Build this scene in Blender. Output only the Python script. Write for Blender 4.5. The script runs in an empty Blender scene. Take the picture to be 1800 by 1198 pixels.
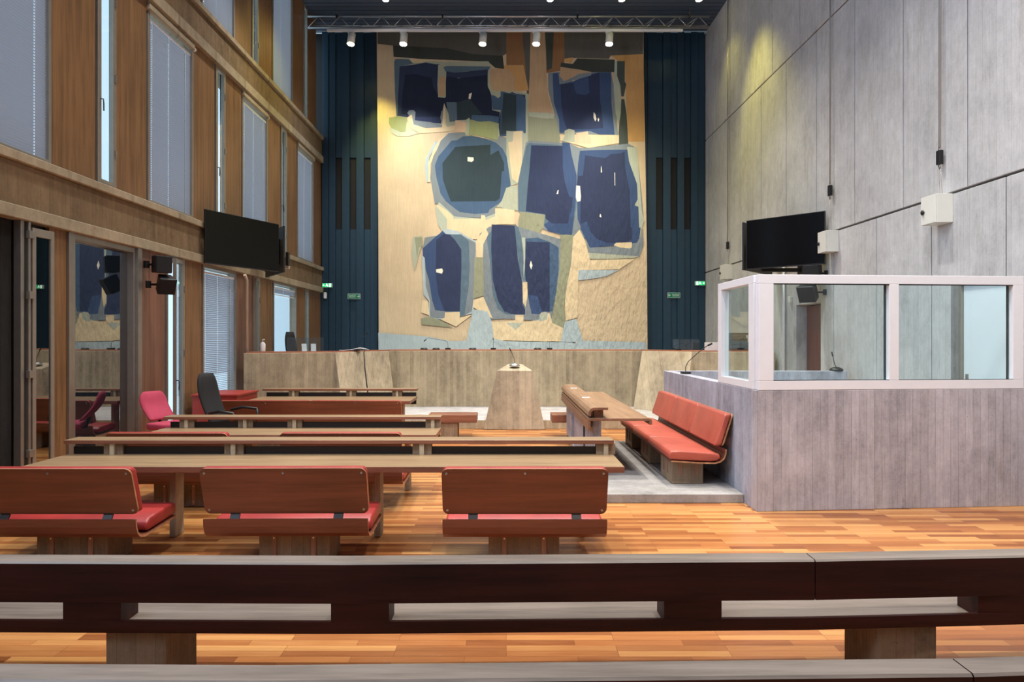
import bpy, bmesh, math, random
from mathutils import Vector, Matrix, Euler
random.seed(7)
sc = bpy.context.scene
PI = math.pi
# ---------------------------------------------------------------- camera
H = 1.75
cam_d = bpy.data.cameras.new('camera')
cam = bpy.data.objects.new('camera', cam_d)
sc.collection.objects.link(cam)
cam.location = (0, 0, H)
cam.rotation_euler = (PI/2, 0, 0)
cam_d.sensor_width = 36
cam_d.lens = 24
cam_d.shift_x = 10/1800
cam_d.shift_y = -7/1800
cam_d.clip_end = 200
sc.camera = cam
# ---------------------------------------------------------------- world
w = bpy.data.worlds.new('sky'); sc.world = w
w.use_nodes = True
bg = w.node_tree.nodes['Background']
bg.inputs[0].default_value = (0.60, 0.82, 1.0, 1)
bg.inputs[1].default_value = 1.25
# ---------------------------------------------------------------- exposure
sc.view_settings.view_transform = 'Standard'
sc.view_settings.look = 'None'
sc.view_settings.exposure = 0.0
sc.view_settings.gamma = 1
sc.view_settings.use_curve_mapping = False
sc.cycles.use_denoising = True
sc.cycles.max_bounces = 8
sc.cycles.transparent_max_bounces = 16
sc.cycles.sample_clamp_indirect = 6.0
# ---------------------------------------------------------------- lamps
def spot(name, loc, target, power, color, angle=100, blend=0.9, r=0.12):
    l = bpy.data.lights.new(name, 'SPOT')
    l.energy = power; l.color = color; l.spot_size = math.radians(angle)
    l.spot_blend = blend; l.shadow_soft_size = r
    o = bpy.data.objects.new(name, l); sc.collection.objects.link(o)
    o.location = loc
    d = Vector(target) - Vector(loc)
    o.rotation_euler = d.to_track_quat('-Z', 'Y').to_euler()
    return o
WHITE = (1.0, 0.95, 0.88); WARM = (1.0, 0.80, 0.58); COOL = (0.80, 0.88, 1.0); YEL = (1.0, 0.88, 0.20); NEUT = (1.0, 0.955, 0.90)
# ceiling downlights over the court, row by row
for (x, y, p, c) in [(-3.0, 16.8, 700, COOL), (1.09, 16.8, 700, WHITE), (2.87, 16.8, 350, YEL), (4.79, 16.8, 110, YEL),
                     (-3.4, 12.6, 900, NEUT), (-0.6, 12.6, 1300, NEUT), (2.4, 12.6, 1500, NEUT),
                     (-3.4, 8.6, 900, NEUT), (-0.6, 8.6, 1200, NEUT), (2.4, 8.6, 1500, NEUT),
                     (-3.0, 5.2, 600, NEUT), (0.2, 5.2, 1000, NEUT), (3.0, 5.2, 1500, NEUT)]:
    spot('downlight_or_fill', (x, y, 9.95), (x, y+.01, 0), p, c, 95)
spot('downlight_or_fill', (0.5, 1.2, 9.95), (1.0, 6.5, 0), 900, NEUT, 85)  # fill spot added out of frame to brighten camera-facing sides
spot('downlight_or_fill', (3.6, 1.2, 9.95), (3.6, 7.0, .5), 1500, NEUT, 70)  # second added fill spot, aimed at the concrete box front
# lamps trained on the hanging
for x in (-2.6, 0.1, 2.8):
    spot('wall_washer', (x, 12.5, 9.9), (x*0.8, 18.7, 3.4), 1150, WHITE, 62)
# yellow lamps grazing the two side walls
spot('yellow_lamp', (4.3, 15.3, 9.9), (5.55, 14.4, 3.2), 700, YEL, 66)
spot('yellow_lamp', (-2.2, 15.6, 9.9), (-5.1, 14.6, 6.6), 420, YEL, 60)
# added area lamps for cool daylight of unseen left-hand windows, none built there
def daylight(y, z, w_, h_, p):
    l = bpy.data.lights.new('window_daylight', 'AREA'); l.shape = 'RECTANGLE'; l.size = h_; l.size_y = w_; l.energy = p; l.color = (.62, .78, 1.0)
    o = bpy.data.objects.new('window_daylight', l); sc.collection.objects.link(o); o.location = (-5.05, y, z); o.rotation_euler = (0, -PI/2, 0)
daylight(3.5, 5.1, 1.5, 2.8, 260); daylight(0.2, 5.1, 1.5, 2.8, 200); daylight(4.6, 8.8, 1.5, 2.6, 230); daylight(1.2, 8.8, 1.5, 2.6, 150)

# ---------------------------------------------------------------- materials
def srgb(r, g, b):
    f = lambda c: (c/255/12.92) if c/255 <= .04045 else ((c/255+.055)/1.055)**2.4
    return (f(r), f(g), f(b), 1)
class NT:
    def __init__(s, name):
        s.m = bpy.data.materials.new(name); s.m.use_nodes = True
        s.t = s.m.node_tree; s.n = s.t.nodes; s.bsdf = s.n['Principled BSDF']
        s.geo = None
    def new(s, k, **kw):
        o = s.n.new(k)
        for a, b in kw.items(): setattr(o, a, b)
        return o
    def link(s, a, b): s.t.links.new(a, b)
    def pos(s, scale, obj=False):
        tc = s.new('ShaderNodeTexCoord') if obj else s.new('ShaderNodeNewGeometry')
        mp = s.new('ShaderNodeMapping'); mp.inputs['Scale'].default_value = scale
        s.link(tc.outputs['Object'] if obj else tc.outputs['Position'], mp.inputs[0]); return mp.outputs[0]
    def noise(s, vec, scale, detail=4, rough=.55):
        o = s.new('ShaderNodeTexNoise'); o.inputs['Scale'].default_value = scale
        o.inputs['Detail'].default_value = detail; o.inputs['Roughness'].default_value = rough
        s.link(vec, o.inputs['Vector']); return o.outputs['Fac']
    def ramp(s, fac, stops):
        o = s.new('ShaderNodeValToRGB'); e = o.color_ramp.elements
        while len(e) < len(stops): e.new(.5)
        for i, (p, c) in enumerate(stops): e[i].position = p; e[i].color = c
        s.link(fac, o.inputs[0]); return o.outputs[0]
    def math(s, op, a, b=None, c=None):
        o = s.new('ShaderNodeMath', operation=op)
        for i, v in enumerate((a, b, c)):
            if v is None: continue
            if isinstance(v, (int, float)): o.inputs[i].default_value = v
            else: s.link(v, o.inputs[i])
        return o.outputs[0]
    def mix(s, fac, a, b, bt='MIX'):
        o = s.new('ShaderNodeMix', data_type='RGBA', blend_type=bt)
        for i, v in ((0, fac), (6, a), (7, b)):
            if isinstance(v, (int, float)): o.inputs[i].default_value = v
            elif isinstance(v, tuple): o.inputs[i].default_value = v
            else: s.link(v, o.inputs[i])
        return o.outputs[2]
    def bump(s, h, strength=.3, dist=.01):
        o = s.new('ShaderNodeBump'); o.inputs['Strength'].default_value = strength
        o.inputs['Distance'].default_value = dist
        s.link(h, o.inputs['Height']); s.link(o.outputs[0], s.bsdf.inputs['Normal'])
    def out(s, col=None, rough=.6, metal=0, spec=.5):
        if col is not None:
            if isinstance(col, tuple): s.bsdf.inputs['Base Color'].default_value = col
            else: s.link(col, s.bsdf.inputs['Base Color'])
        if isinstance(rough, (int, float)): s.bsdf.inputs['Roughness'].default_value = rough
        else: s.link(rough, s.bsdf.inputs['Roughness'])
        s.bsdf.inputs['Metallic'].default_value = metal
        s.bsdf.inputs['Specular IOR Level'].default_value = spec
        return s.m
def plain(name, c, rough=.5, metal=0, spec=.5, var=.12):
    k = NT(name)
    n = k.noise(k.pos((1, 1, 1)), 9)
    c2 = tuple(v*(1-var) for v in c[:3])+(1,)
    return k.out(k.ramp(n, [(.3, c2), (.7, c)]), rough, metal, spec)
def mul(c, f): return tuple(min(1, v*f) for v in c[:3])+(1,)
def concrete(name, c, board=.085, seam=.5, stain=(120, 100, 60), boardvar=.22, streak=1.0, uy=.97, amp=1.0):
    k = NT(name)
    g = k.new('ShaderNodeNewGeometry'); sx = k.new('ShaderNodeSeparateXYZ'); k.link(g.outputs['Position'], sx.inputs[0])
    u = k.math('ADD', sx.outputs[0], k.math('MULTIPLY', sx.outputs[1], uy))
    ub = k.math('DIVIDE', u, board)
    fl = k.math('FLOOR', ub); fr = k.math('FRACT', ub)
    wn = k.new('ShaderNodeTexWhiteNoise', noise_dimensions='1D'); k.link(fl, wn.inputs['W'])
    cb = k.new('ShaderNodeCombineXYZ'); k.link(k.math('MULTIPLY', u, 30), cb.inputs[0]); k.link(k.math('MULTIPLY', sx.outputs[2], 1.6), cb.inputs[1]); k.link(fl, cb.inputs[2])
    gr = k.noise(cb.outputs[0], 1.6, 6, .7)
    big = k.noise(k.pos((1, 1, .7)), 1.1, 5, .6)
    mid = k.noise(k.pos((1, 1, .8)), 6, 8, .75)
    fine = k.noise(k.pos((1, 1, 1)), 45, 5, .8)
    v = k.math('ADD', k.math('MULTIPLY', k.math('SUBTRACT', wn.outputs['Value'], .5), boardvar), k.math('MULTIPLY', k.math('SUBTRACT', gr, .5), .55*streak))
    v = k.math('ADD', v, k.math('MULTIPLY', k.math('SUBTRACT', big, .5), .9)); v = k.math('ADD', v, k.math('MULTIPLY', k.math('SUBTRACT', mid, .5), .9))
    v = k.math('ADD', v, k.math('MULTIPLY', k.math('SUBTRACT', fine, .5), .45)); v = k.math('ADD', k.math('MULTIPLY', v, amp), .5)
    col = k.ramp(v, [(.12, mul(c, .48)), (.36, mul(c, .82)), (.58, mul(c, 1.05)), (.9, mul(c, 1.4))])
    st = k.ramp(k.noise(k.pos((1.6, 1.6, .35)), 2.3, 7, .75), [(.54, (0, 0, 0, 1)), (.72, (1, 1, 1, 1))])
    col = k.mix(k.math('MULTIPLY', st, .38), col, mul(srgb(*stain), .8))
    sm = k.math('LESS_THAN', fr, .05)
    smv = k.math('MULTIPLY', sm, k.ramp(k.noise(cb.outputs[0], .5, 3), [(.35, (.25, .25, .25, 1)), (.6, (1, 1, 1, 1))]))
    col = k.mix(k.math('MULTIPLY', smv, seam), col, mul(c, .3))
    vo = k.new('ShaderNodeTexVoronoi'); vo.inputs['Scale'].default_value = 16; k.link(k.pos((1, 1, 1)), vo.inputs['Vector'])
    pk = k.math('LESS_THAN', vo.outputs['Distance'], .07)
    col = k.mix(k.math('MULTIPLY', pk, .55), col, mul(c, .3))
    hgt = k.math('SUBTRACT', k.math('ADD', k.math('ADD', gr, k.math('MULTIPLY', mid, .7)), k.math('MULTIPLY', wn.outputs['Value'], .6)), k.math('ADD', k.math('MULTIPLY', sm, 1.5), pk))
    k.bump(hgt, .45, .006)
    return k.out(col, .85, 0, .25)
def desat(c, s=.78):
    l = .3*c[0]+.59*c[1]+.11*c[2]
    return tuple(l+(v-l)*s for v in c[:3])+(1,)
def wood(name, c, axis='x', c2=None, rough=.45, spec=.4, fig=1.0, sc_=1.0, plank=0, obj=True):
    c = desat(c); c2 = desat(c2) if c2 else None
    k = NT(name)
    s = {'x': (.5, 9, 9), 'y': (9, .5, 9), 'z': (9, 9, .35)}[axis]
    s = tuple(a*sc_ for a in s)
    p = k.pos(s, obj)
    a = k.noise(p, 1.6, 6, .6); b = k.noise(p, 7, 5, .7)
    big = k.noise(k.pos((.6, .6, .6)), 1.6, 3)
    v = k.math('ADD', k.math('MULTIPLY', a, .6*fig), k.math('MULTIPLY', b, .35*fig)); v = k.math('ADD', v, k.math('MULTIPLY', big, .3))
    lo = c2 or mul(c, .45)
    col = k.ramp(v, [(.32*fig+.08, lo), (.62*fig+.08, c), (.9*fig+.05, mul(c, 1.35))])
    k.bump(b, .12, .003)
    return k.out(col, rough, 0, spec)
M = {}
M['conc_wall'] = concrete('board_marked_concrete_pale', srgb(190, 188, 187), .11, .3, boardvar=.10, amp=.68, stain=(140, 125, 95))
M['conc_box'] = concrete('board_marked_concrete_grey', srgb(172, 166, 170), .088, .65, stain=(120, 105, 80), boardvar=.20, streak=1.0)
M['conc_judge'] = concrete('board_marked_concrete_sand', srgb(178, 162, 134), .075, .45, stain=(130, 112, 78), uy=0)
M['conc_but'] = concrete('board_marked_concrete_warm', srgb(184, 168, 142), .12, .35, stain=(150, 125, 90), uy=0)
M['conc_band'] = concrete('board_marked_concrete_tan', srgb(122, 101, 76), .07, .4, stain=(95, 75, 45), boardvar=.15)
M['conc_ledge'] = concrete('smooth_concrete_ledge', srgb(158, 144, 120), 1.3, .4, boardvar=.1, stain=(120, 90, 60), streak=.3)
M['conc_plinth'] = concrete('rough_concrete_plinth', srgb(142, 121, 98), .09, .35, stain=(90, 70, 45))
M['conc_slab'] = concrete('smooth_concrete_slab', srgb(156, 152, 148), 1.9, .15, stain=(150, 145, 110), boardvar=.05, streak=.3)
M['conc_blue'] = concrete('pale_concrete_panel', srgb(165, 165, 175), .09, .4)
M['masonry'] = concrete('black_masonry', srgb(38, 37, 36), .4, .6, stain=(60, 60, 50))
M['platform'] = concrete('pale_platform_floor', srgb(186, 182, 180), .9, .3, stain=(160, 155, 150), boardvar=.1, streak=.3)
M['panel'] = wood('vertical_oak_panel', srgb(142, 98, 46), 'z', srgb(80, 50, 20), .45, .35, sc_=1.2, obj=False)
M['panel_red'] = wood('vertical_teak_panel', srgb(140, 90, 62), 'z', srgb(90, 52, 32), .35, .4, sc_=.9, obj=False)
M['bench_dark'] = wood('dark_bench_board', srgb(66, 21, 9), 'x', srgb(18, 5, 2), .5, .25)
M['bench_top'] = wood('worn_bench_top', srgb(134, 117, 102), 'x', srgb(80, 65, 54), .42, .5)
M['table_top'] = wood('worn_table_top', srgb(158, 124, 78), 'x', srgb(116, 86, 48), .4, .5)
M['table_edge'] = wood('table_edge_wood', srgb(150, 86, 50), 'x', srgb(86, 40, 20), .4, .5)
M['table_top_y'] = wood('worn_long_desk_top', srgb(158, 116, 74), 'y', srgb(116, 80, 46), .4, .5)
M['table_edge_y'] = wood('long_desk_edge', srgb(140, 88, 54), 'y', srgb(80, 42, 22), .4, .5)
M['ply'] = wood('red_brown_plywood', srgb(128, 60, 30), 'x', srgb(84, 36, 16), .38, .5)
M['ply_edge'] = wood('plywood_edge', srgb(196, 132, 74), 'x', srgb(130, 74, 36), .5, .3)
M['black_wood'] = plain('blackened_board', srgb(24, 16, 13), .5)
def leather(name, c, dark):
    k = NT(name)
    p = k.pos((1, 1, 1))
    n = k.noise(p, 3, 5, .6); f = k.noise(p, 90, 3, .6)
    col = k.ramp(n, [(.3, dark), (.7, c)])
    k.bump(k.math('ADD', k.math('MULTIPLY', f, .15), n), .25, .01)
    return k.out(col, .42, 0, .45)
M['leather'] = leather('red_leatherette', srgb(168, 54, 50), srgb(140, 42, 40))
M['leather_or'] = leather('faded_red_leatherette', srgb(178, 88, 70), srgb(158, 72, 58))
M['steel'] = plain('brushed_steel', srgb(165, 160, 152), .38, .8)
M['alu'] = plain('grey_aluminium', srgb(160, 152, 140), .45, .55)
M['screw'] = plain('bright_screw', srgb(215, 212, 205), .25, .9)
M['strip'] = wood('bracket_strip', srgb(176, 122, 88), 'z', srgb(130, 84, 56), .5, .4)
M['white_frame'] = plain('white_lacquered_frame', srgb(228, 226, 228), .35, 0, .5, .03)
M['white_box'] = plain('white_enclosure', srgb(222, 220, 210), .45, 0, .5, .05)
M['white_door'] = plain('white_door', srgb(222, 230, 235), .4, 0, .5, .03)
M['black'] = plain('black_plastic', srgb(22, 22, 24), .45)
M['black_fab'] = plain('black_fabric', srgb(18, 18, 21), .8)
M['screen'] = plain('dark_screen', srgb(4, 5, 8), .16, 0, .35)
M['pink'] = plain('pink_fabric', srgb(182, 62, 88), .85)
M['blue_metal'] = plain('blue_ribbed_cladding', srgb(38, 64, 82), .38, .1, .5, .15)
M['slot'] = plain('dark_grille', srgb(20, 18, 20), .8)
M['ceil'] = plain('dark_blue_slat', srgb(78, 92, 112), .5)
M['chrome'] = plain('truss_aluminium', srgb(190, 190, 192), .3, .8)
M['door_red'] = wood('reddish_door', srgb(120, 62, 40), 'z', srgb(90, 44, 28), .4, .4, obj=False)
M['terrazzo'] = concrete('speckled_jamb', srgb(130, 128, 126), .02, .4)
M['paper'] = plain('white_paper', srgb(235, 235, 235), .7)
M['maroon'] = plain('red_laminate', srgb(160, 52, 42), .4)
M['desk_red'] = plain('orange_red_desk', srgb(172, 108, 82), .4)
M['cable'] = plain('black_cable', srgb(12, 12, 12), .6)
M['pipe'] = plain('painted_pipe', srgb(214, 196, 172), .4)
M['green'] = plain('sign_green', srgb(0, 122, 84), .4, 0, .4, .02)
def emis(name, c, s):
    k = NT(name)
    k.bsdf.inputs['Base Color'].default_value = c
    k.bsdf.inputs['Emission Color'].default_value = c
    k.bsdf.inputs['Emission Strength'].default_value = s
    return k.m
M['lit_green'] = emis('lit_green', srgb(10, 190, 110), .9)
M['lit_white'] = emis('lit_white', (1, 1, 1, 1), 1.3)
M['lamp_white'] = emis('lamp_face_white', (1, .98, .95, 1), 30)
M['lamp_yellow'] = emis('lamp_face_yellow', (1, .9, .35, 1), 30)
def glass(name, tint, refl=1.0, rough=0.0, ior=1.5):
    k = NT(name); n = k.n
    n.remove(k.bsdf)
    tr = k.new('ShaderNodeBsdfTransparent'); tr.inputs[0].default_value = tint
    gl = k.new('ShaderNodeBsdfGlossy'); gl.inputs['Roughness'].default_value = rough
    g = k.new('ShaderNodeNewGeometry'); dt = k.new('ShaderNodeVectorMath', operation='DOT_PRODUCT')
    k.link(g.outputs['Normal'], dt.inputs[0]); k.link(g.outputs['Incoming'], dt.inputs[1])
    f0 = ((ior-1)/(ior+1))**2
    pw = k.math('POWER', k.math('SUBTRACT', 1.0, k.math('ABSOLUTE', dt.outputs['Value'])), 5.0)
    fr = k.math('ADD', k.math('MULTIPLY', pw, 1-f0), f0)
    mx = k.new('ShaderNodeMixShader')
    k.link(k.math('MINIMUM', k.math('MULTIPLY', fr, refl), .95), mx.inputs[0]); k.link(tr.outputs[0], mx.inputs[1]); k.link(gl.outputs[0], mx.inputs[2])
    k.link(mx.outputs[0], n['Material Output'].inputs[0]); return k.m
M['glass'] = glass('window_glass', (.96, .98, .98, 1))
M['glass_box'] = glass('green_tinted_glass', (.91, .985, .985, 1), .8)
M['glass_mirror'] = glass('reflective_glass', (.10, .11, .12, 1), 3.2, 0, 1.9)
M['acrylic'] = glass('clear_acrylic', (.82, .88, .9, 1), 1.6)
def blind_mat():
    k = NT('blind_slat'); n = k.n; n.remove(k.bsdf)
    d = k.new('ShaderNodeBsdfDiffuse'); d.inputs[0].default_value = (.27, .29, .33, 1)
    t = k.new('ShaderNodeBsdfTranslucent'); t.inputs[0].default_value = (.17, .18, .21, 1)
    a = k.new('ShaderNodeAddShader'); k.link(d.outputs[0], a.inputs[0]); k.link(t.outputs[0], a.inputs[1])
    k.link(a.outputs[0], n['Material Output'].inputs[0]); return k.m
M['slat'] = blind_mat()
def floor_mat():
    k = NT('strip_parquet')
    br = k.new('ShaderNodeTexBrick')
    br.offset = .37; br.offset_frequency = 3; br.squash = 1
    br.inputs['Color1'].default_value = (0, 0, 0, 1); br.inputs['Color2'].default_value = (1, 1, 1, 1); br.inputs['Mortar'].default_value = (.5, .5, .5, 1)
    br.inputs['Scale'].default_value = 1; br.inputs['Mortar Size'].default_value = .0012
    br.inputs['Brick Width'].default_value = .62; br.inputs['Row Height'].default_value = .068
    br.inputs['Bias'].default_value = 0
    p = k.pos((1, 1, 1)); k.link(p, br.inputs['Vector'])
    g = k.noise(k.pos((1.6, 22, 1)), 2.2, 6, .65)
    big = k.noise(p, .5, 3)
    v = k.math('ADD', k.math('MULTIPLY', br.outputs['Color'], .55), k.math('MULTIPLY', g, .35))
    v = k.math('ADD', v, k.math('MULTIPLY', big, .2))
    col = k.ramp(v, [(.2, srgb(122, 66, 32)), (.5, srgb(172, 108, 58)), (.85, srgb(208, 152, 90))])
    col = k.mix(br.outputs['Fac'], col, srgb(110, 60, 30))
    sc1 = k.ramp(k.noise(k.pos((1, 4, 1)), 3.5, 8, .8), [(.62, (0, 0, 0, 1)), (.7, (1, 1, 1, 1))])
    col = k.mix(k.math('MULTIPLY', sc1, .18), col, srgb(225, 195, 160))
    k.bump(g, .06, .002)
    return k.out(col, k.math('ADD', k.math('MULTIPLY', g, .2), .22), 0, .5)
M['floor'] = floor_mat()
def cloth_mat(name, c):
    k = NT(name)
    vert = k.noise(k.pos((14, 1, .8)), 2.2, 5, .7)
    mott = k.noise(k.pos((1, 1, 1)), 1.6, 4, .6)
    v = k.math('ADD', k.math('MULTIPLY', vert, .5), k.math('MULTIPLY', mott, .5))
    col = k.ramp(v, [(.3, mul(c, .82)), (.7, mul(c, 1.1))])
    # soft diagonal puckers in the wool
    rot = k.new('ShaderNodeMapping'); rot.inputs['Rotation'].default_value = (0, math.radians(38), 0); rot.inputs['Scale'].default_value = (5, 1, 1.8)
    g = k.new('ShaderNodeNewGeometry'); k.link(g.outputs['Position'], rot.inputs[0])
    pk = k.noise(rot.outputs[0], 2.4, 3, .5)
    sx = k.new('ShaderNodeSeparateXYZ'); k.link(g.outputs['Position'], sx.inputs[0])
    low = k.new('ShaderNodeMapRange'); low.inputs[1].default_value = 6.5; low.inputs[2].default_value = 3.0
    k.link(sx.outputs[2], low.inputs[0])
    rt = k.new('ShaderNodeMapRange'); rt.inputs[1].default_value = -2.2; rt.inputs[2].default_value = 1.0
    k.link(sx.outputs[0], rt.inputs[0])
    pk = k.math('MULTIPLY', pk, k.math('MULTIPLY', k.math('ADD', low.outputs[0], .15), k.math('ADD', rt.outputs[0], .25)))
    wv = k.noise(k.pos((60, 1, 60)), 2, 2)
    k.bump(k.math('ADD', pk, k.math('MULTIPLY', wv, .06)), .6, .07)
    return k.out(col, .95, 0, .1)

# ---------------------------------------------------------------- mesh helpers
C = sc.collection
class MB:
    def __init__(s): s.v = []; s.f = []; s.mi = []; s.mats = []; s.sm = []
    def _m(s, m):
        m = M[m] if isinstance(m, str) else m
        if m not in s.mats: s.mats.append(m)
        return s.mats.index(m)
    def add(s, vs, fs, m, smooth=False):
        b = len(s.v); i = s._m(m)
        s.v += [tuple(p) for p in vs]
        for f in fs: s.f.append([b+q for q in f]); s.mi.append(i); s.sm.append(smooth)
        return s
    def box(s, x0, x1, y0, y1, z0, z1, m, top=None):
        vs = [(x, y, z) for z in (z0, z1) for y in (y0, y1) for x in (x0, x1)]
        fs = [[0, 2, 3, 1], [0, 1, 5, 4], [2, 6, 7, 3], [0, 4, 6, 2], [1, 3, 7, 5]]
        s.add(vs, fs, m); b = len(s.v)-8
        s.f.append([b+4, b+5, b+7, b+6]); s.mi.append(s._m(top or m)); s.sm.append(False)
        return s
    def hexa(s, bot, top, m):
        vs = list(bot)+list(top)
        s.add(vs, [[3, 2, 1, 0], [4, 5, 6, 7], [0, 1, 5, 4], [1, 2, 6, 5], [2, 3, 7, 6], [3, 0, 4, 7]], m); return s
    def prism(s, pts, axis, a0, a1, m, fn=None, mside=None, smooth=False):
        n = len(pts)
        def mk(p, a):
            q = {'x': (a, p[0], p[1]), 'y': (p[0], a, p[1]), 'z': (p[0], p[1], a)}[axis]
            return fn(*q) if fn else q
        vs = [mk(p, a0) for p in pts]+[mk(p, a1) for p in pts]
        s.add(vs, [list(range(n))[::-1], list(range(n, 2*n))], m)
        b = len(s.v)-2*n; i = s._m(mside or m)
        for k in range(n):
            s.f.append([b+k, b+(k+1) % n, b+n+(k+1) % n, b+n+k]); s.mi.append(i); s.sm.append(smooth)
        return s
    def tube(s, path, r, m, n=8, cap=True):
        path = [Vector(p) for p in path]; rings = []
        rr = r if isinstance(r, (list, tuple)) else [r]*len(path)
        up = None
        for i, p in enumerate(path):
            d = (path[min(i+1, len(path)-1)]-path[max(i-1, 0)]).normalized()
            if up is None: up = Vector((0, 0, 1)) if abs(d.z) < .9 else Vector((1, 0, 0))
            a = d.cross(up).normalized(); b = a.cross(d).normalized(); up = b
            rings.append([p+a*math.cos(2*PI*k/n)*rr[i]+b*math.sin(2*PI*k/n)*rr[i] for k in range(n)])
        vs = [q for g in rings for q in g]; fs = []
        for i in range(len(path)-1):
            for k in range(n):
                fs.append([i*n+k, i*n+(k+1) % n, (i+1)*n+(k+1) % n, (i+1)*n+k])
        s.add(vs, fs, m, True)
        if cap:
            b = len(s.v)-len(vs); j = s._m(m)
            s.f.append([b+k for k in range(n)][::-1]); s.mi.append(j); s.sm.append(False)
            s.f.append([b+len(vs)-n+k for k in range(n)]); s.mi.append(j); s.sm.append(False)
        return s
    def lathe(s, c, prof, m, n=20):
        vs = [(c[0]+r*math.cos(2*PI*k/n), c[1]+r*math.sin(2*PI*k/n), c[2]+z) for r, z in prof for k in range(n)]
        fs = [[i*n+k, i*n+(k+1) % n, (i+1)*n+(k+1) % n, (i+1)*n+k] for i in range(len(prof)-1) for k in range(n)]
        s.add(vs, fs, m, True)
        b = len(s.v)-len(vs); j = s._m(m)
        s.f.append([b+k for k in range(n)][::-1]); s.mi.append(j); s.sm.append(False)
        s.f.append([b+len(vs)-n+k for k in range(n)]); s.mi.append(j); s.sm.append(False)
        return s
    def build(s, name, parent=None, bevel=0, seg=2, smooth=False, sub=0):
        me = bpy.data.meshes.new(name); me.from_pydata(s.v, [], s.f)
        for m in s.mats: me.materials.append(m)
        me.polygons.foreach_set('material_index', s.mi)
        me.polygons.foreach_set('use_smooth', [smooth or q for q in s.sm])
        bm = bmesh.new(); bm.from_mesh(me); bmesh.ops.recalc_face_normals(bm, faces=bm.faces); bm.to_mesh(me); bm.free()
        me.update()
        o = bpy.data.objects.new(name, me); C.objects.link(o)
        if parent is not None: o.parent = parent
        if bevel:
            md = o.modifiers.new('bevel', 'BEVEL'); md.width = bevel; md.segments = seg; md.limit_method = 'ANGLE'; md.angle_limit = math.radians(40)
        if sub:
            md = o.modifiers.new('sub', 'SUBSURF'); md.levels = sub; md.render_levels = sub
        return o
def tag(o, label, cat, group=None, kind=None):
    o['label'] = label; o['category'] = cat
    if group: o['group'] = group
    if kind: o['kind'] = kind
    return o
def struct(o): o['kind'] = 'structure'; return o
def empty(name, loc=(0, 0, 0), rz=0):
    o = bpy.data.objects.new(name, None); C.objects.link(o); o.location = loc; o.rotation_euler = (0, 0, rz); o.empty_display_size = .1
    return o
def copy_tree(o, parent=None):
    c = o.copy(); C.objects.link(c)
    if parent is not None: c.parent = parent
    for ch in list(o.children): copy_tree(ch, c)
    return c
def rrect(x0, x1, z0, z1, r, n=5):
    pts = []
    for cx, cz, a0 in ((x1-r, z1-r, 0), (x0+r, z1-r, 90), (x0+r, z0+r, 180), (x1-r, z0+r, 270)):
        for i in range(n+1):
            a = math.radians(a0+90*i/n); pts.append((cx+r*math.cos(a), cz+r*math.sin(a)))
    return pts
def thick(path, t):
    """closed outline of a thick polyline in 2D"""
    P = [Vector((p[0], p[1])) for p in path]; L = []; R = []
    for i, p in enumerate(P):
        d = (P[min(i+1, len(P)-1)]-P[max(i-1, 0)]).normalized(); n = Vector((-d.y, d.x))*t/2
        L.append(tuple(p+n)); R.append(tuple(p-n))
    return L+R[::-1]
def text_part(name, body, size, loc, parent, m, rot=(PI/2, 0, 0), align='CENTER', ext=.001):
    cu = bpy.data.curves.new(name, 'FONT'); cu.body = body; cu.size = size; cu.align_x = align; cu.align_y = 'CENTER'; cu.extrude = ext
    cu.space_line = .85
    tmp = bpy.data.objects.new(name, cu); C.objects.link(tmp)
    bpy.context.view_layer.update()
    me = bpy.data.meshes.new_from_object(tmp.evaluated_get(bpy.context.evaluated_depsgraph_get())); bpy.data.objects.remove(tmp)
    me.materials.clear(); me.materials.append(M[m]); o = bpy.data.objects.new(name, me); C.objects.link(o)
    o.location = loc; o.rotation_euler = rot; o.parent = parent; return o
# ================================================================ THE SETTING
XL, XR, YB, ZC = -5.17, 5.57, 19.1, 10.26
Y0 = -1.2
b = MB(); b.box(XL-.6, XR+.6, Y0-.3, YB+.4, -.2, 0, 'floor'); struct(b.build('floor'))
b = MB()
for i in range(int((YB-Y0)/.2)):
    y = Y0+i*.2; b.box(XL-.4, XR+.4, y+.02, y+.18, ZC, ZC+.05, 'ceil')
b.box(XL-.4, XR+.4, Y0, YB+.3, ZC+.12, ZC+.3, 'black'); struct(b.build('ceiling'))
b = MB(); b.box(XL-.5, XR+.5, Y0-.3, Y0, 0, ZC, 'conc_wall'); struct(b.build('wall_rear'))
# back wall: ribbed blue cladding on a dark backing
wb = MB(); wb.box(XL-.4, XR+.4, YB+.06, YB+.3, 0, ZC, 'black')
wb = struct(wb.build('wall_back'))
# slots sit at the photographed bays: left bays centred at x=-4.67,-4.27,-3.89; right ones at 4.28,4.67,5.08
def cladding2(x_start, x_end, slot_xs):
    b = MB(); zs = 1.75+315*YB/1200; ze = 1.75+189*YB/1200
    edges = [x_start]; x = x_start
    for sx in slot_xs: edges += [sx-.09, sx+.09]
    edges.append(x_end)
    # recessed slot bays
    for sx in slot_xs:
        b.box(sx-.09, sx+.09, YB, YB+.06, .12, ze, 'blue_metal'); b.box(sx-.09, sx+.09, YB, YB+.06, zs, ZC, 'blue_metal')
        b.box(sx-.08, sx+.08, YB+.03, YB+.06, ze, zs, 'slot')
    # raised ribs between
    for a, c in zip(edges[::2], edges[1::2]):
        n = max(1, round((c-a)/.2)); wd = (c-a)/n
        for i in range(n):
            d = .055 if (i % 2 == 0) else .03
            b.box(a+i*wd+.006, a+(i+1)*wd-.006, YB-d, YB+.06, .12, ZC, 'blue_metal')
    return b.build('ribbed_cladding', wb)
cladding2(XL+.02, -3.4, (-4.68, -4.28, -3.88))
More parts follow.
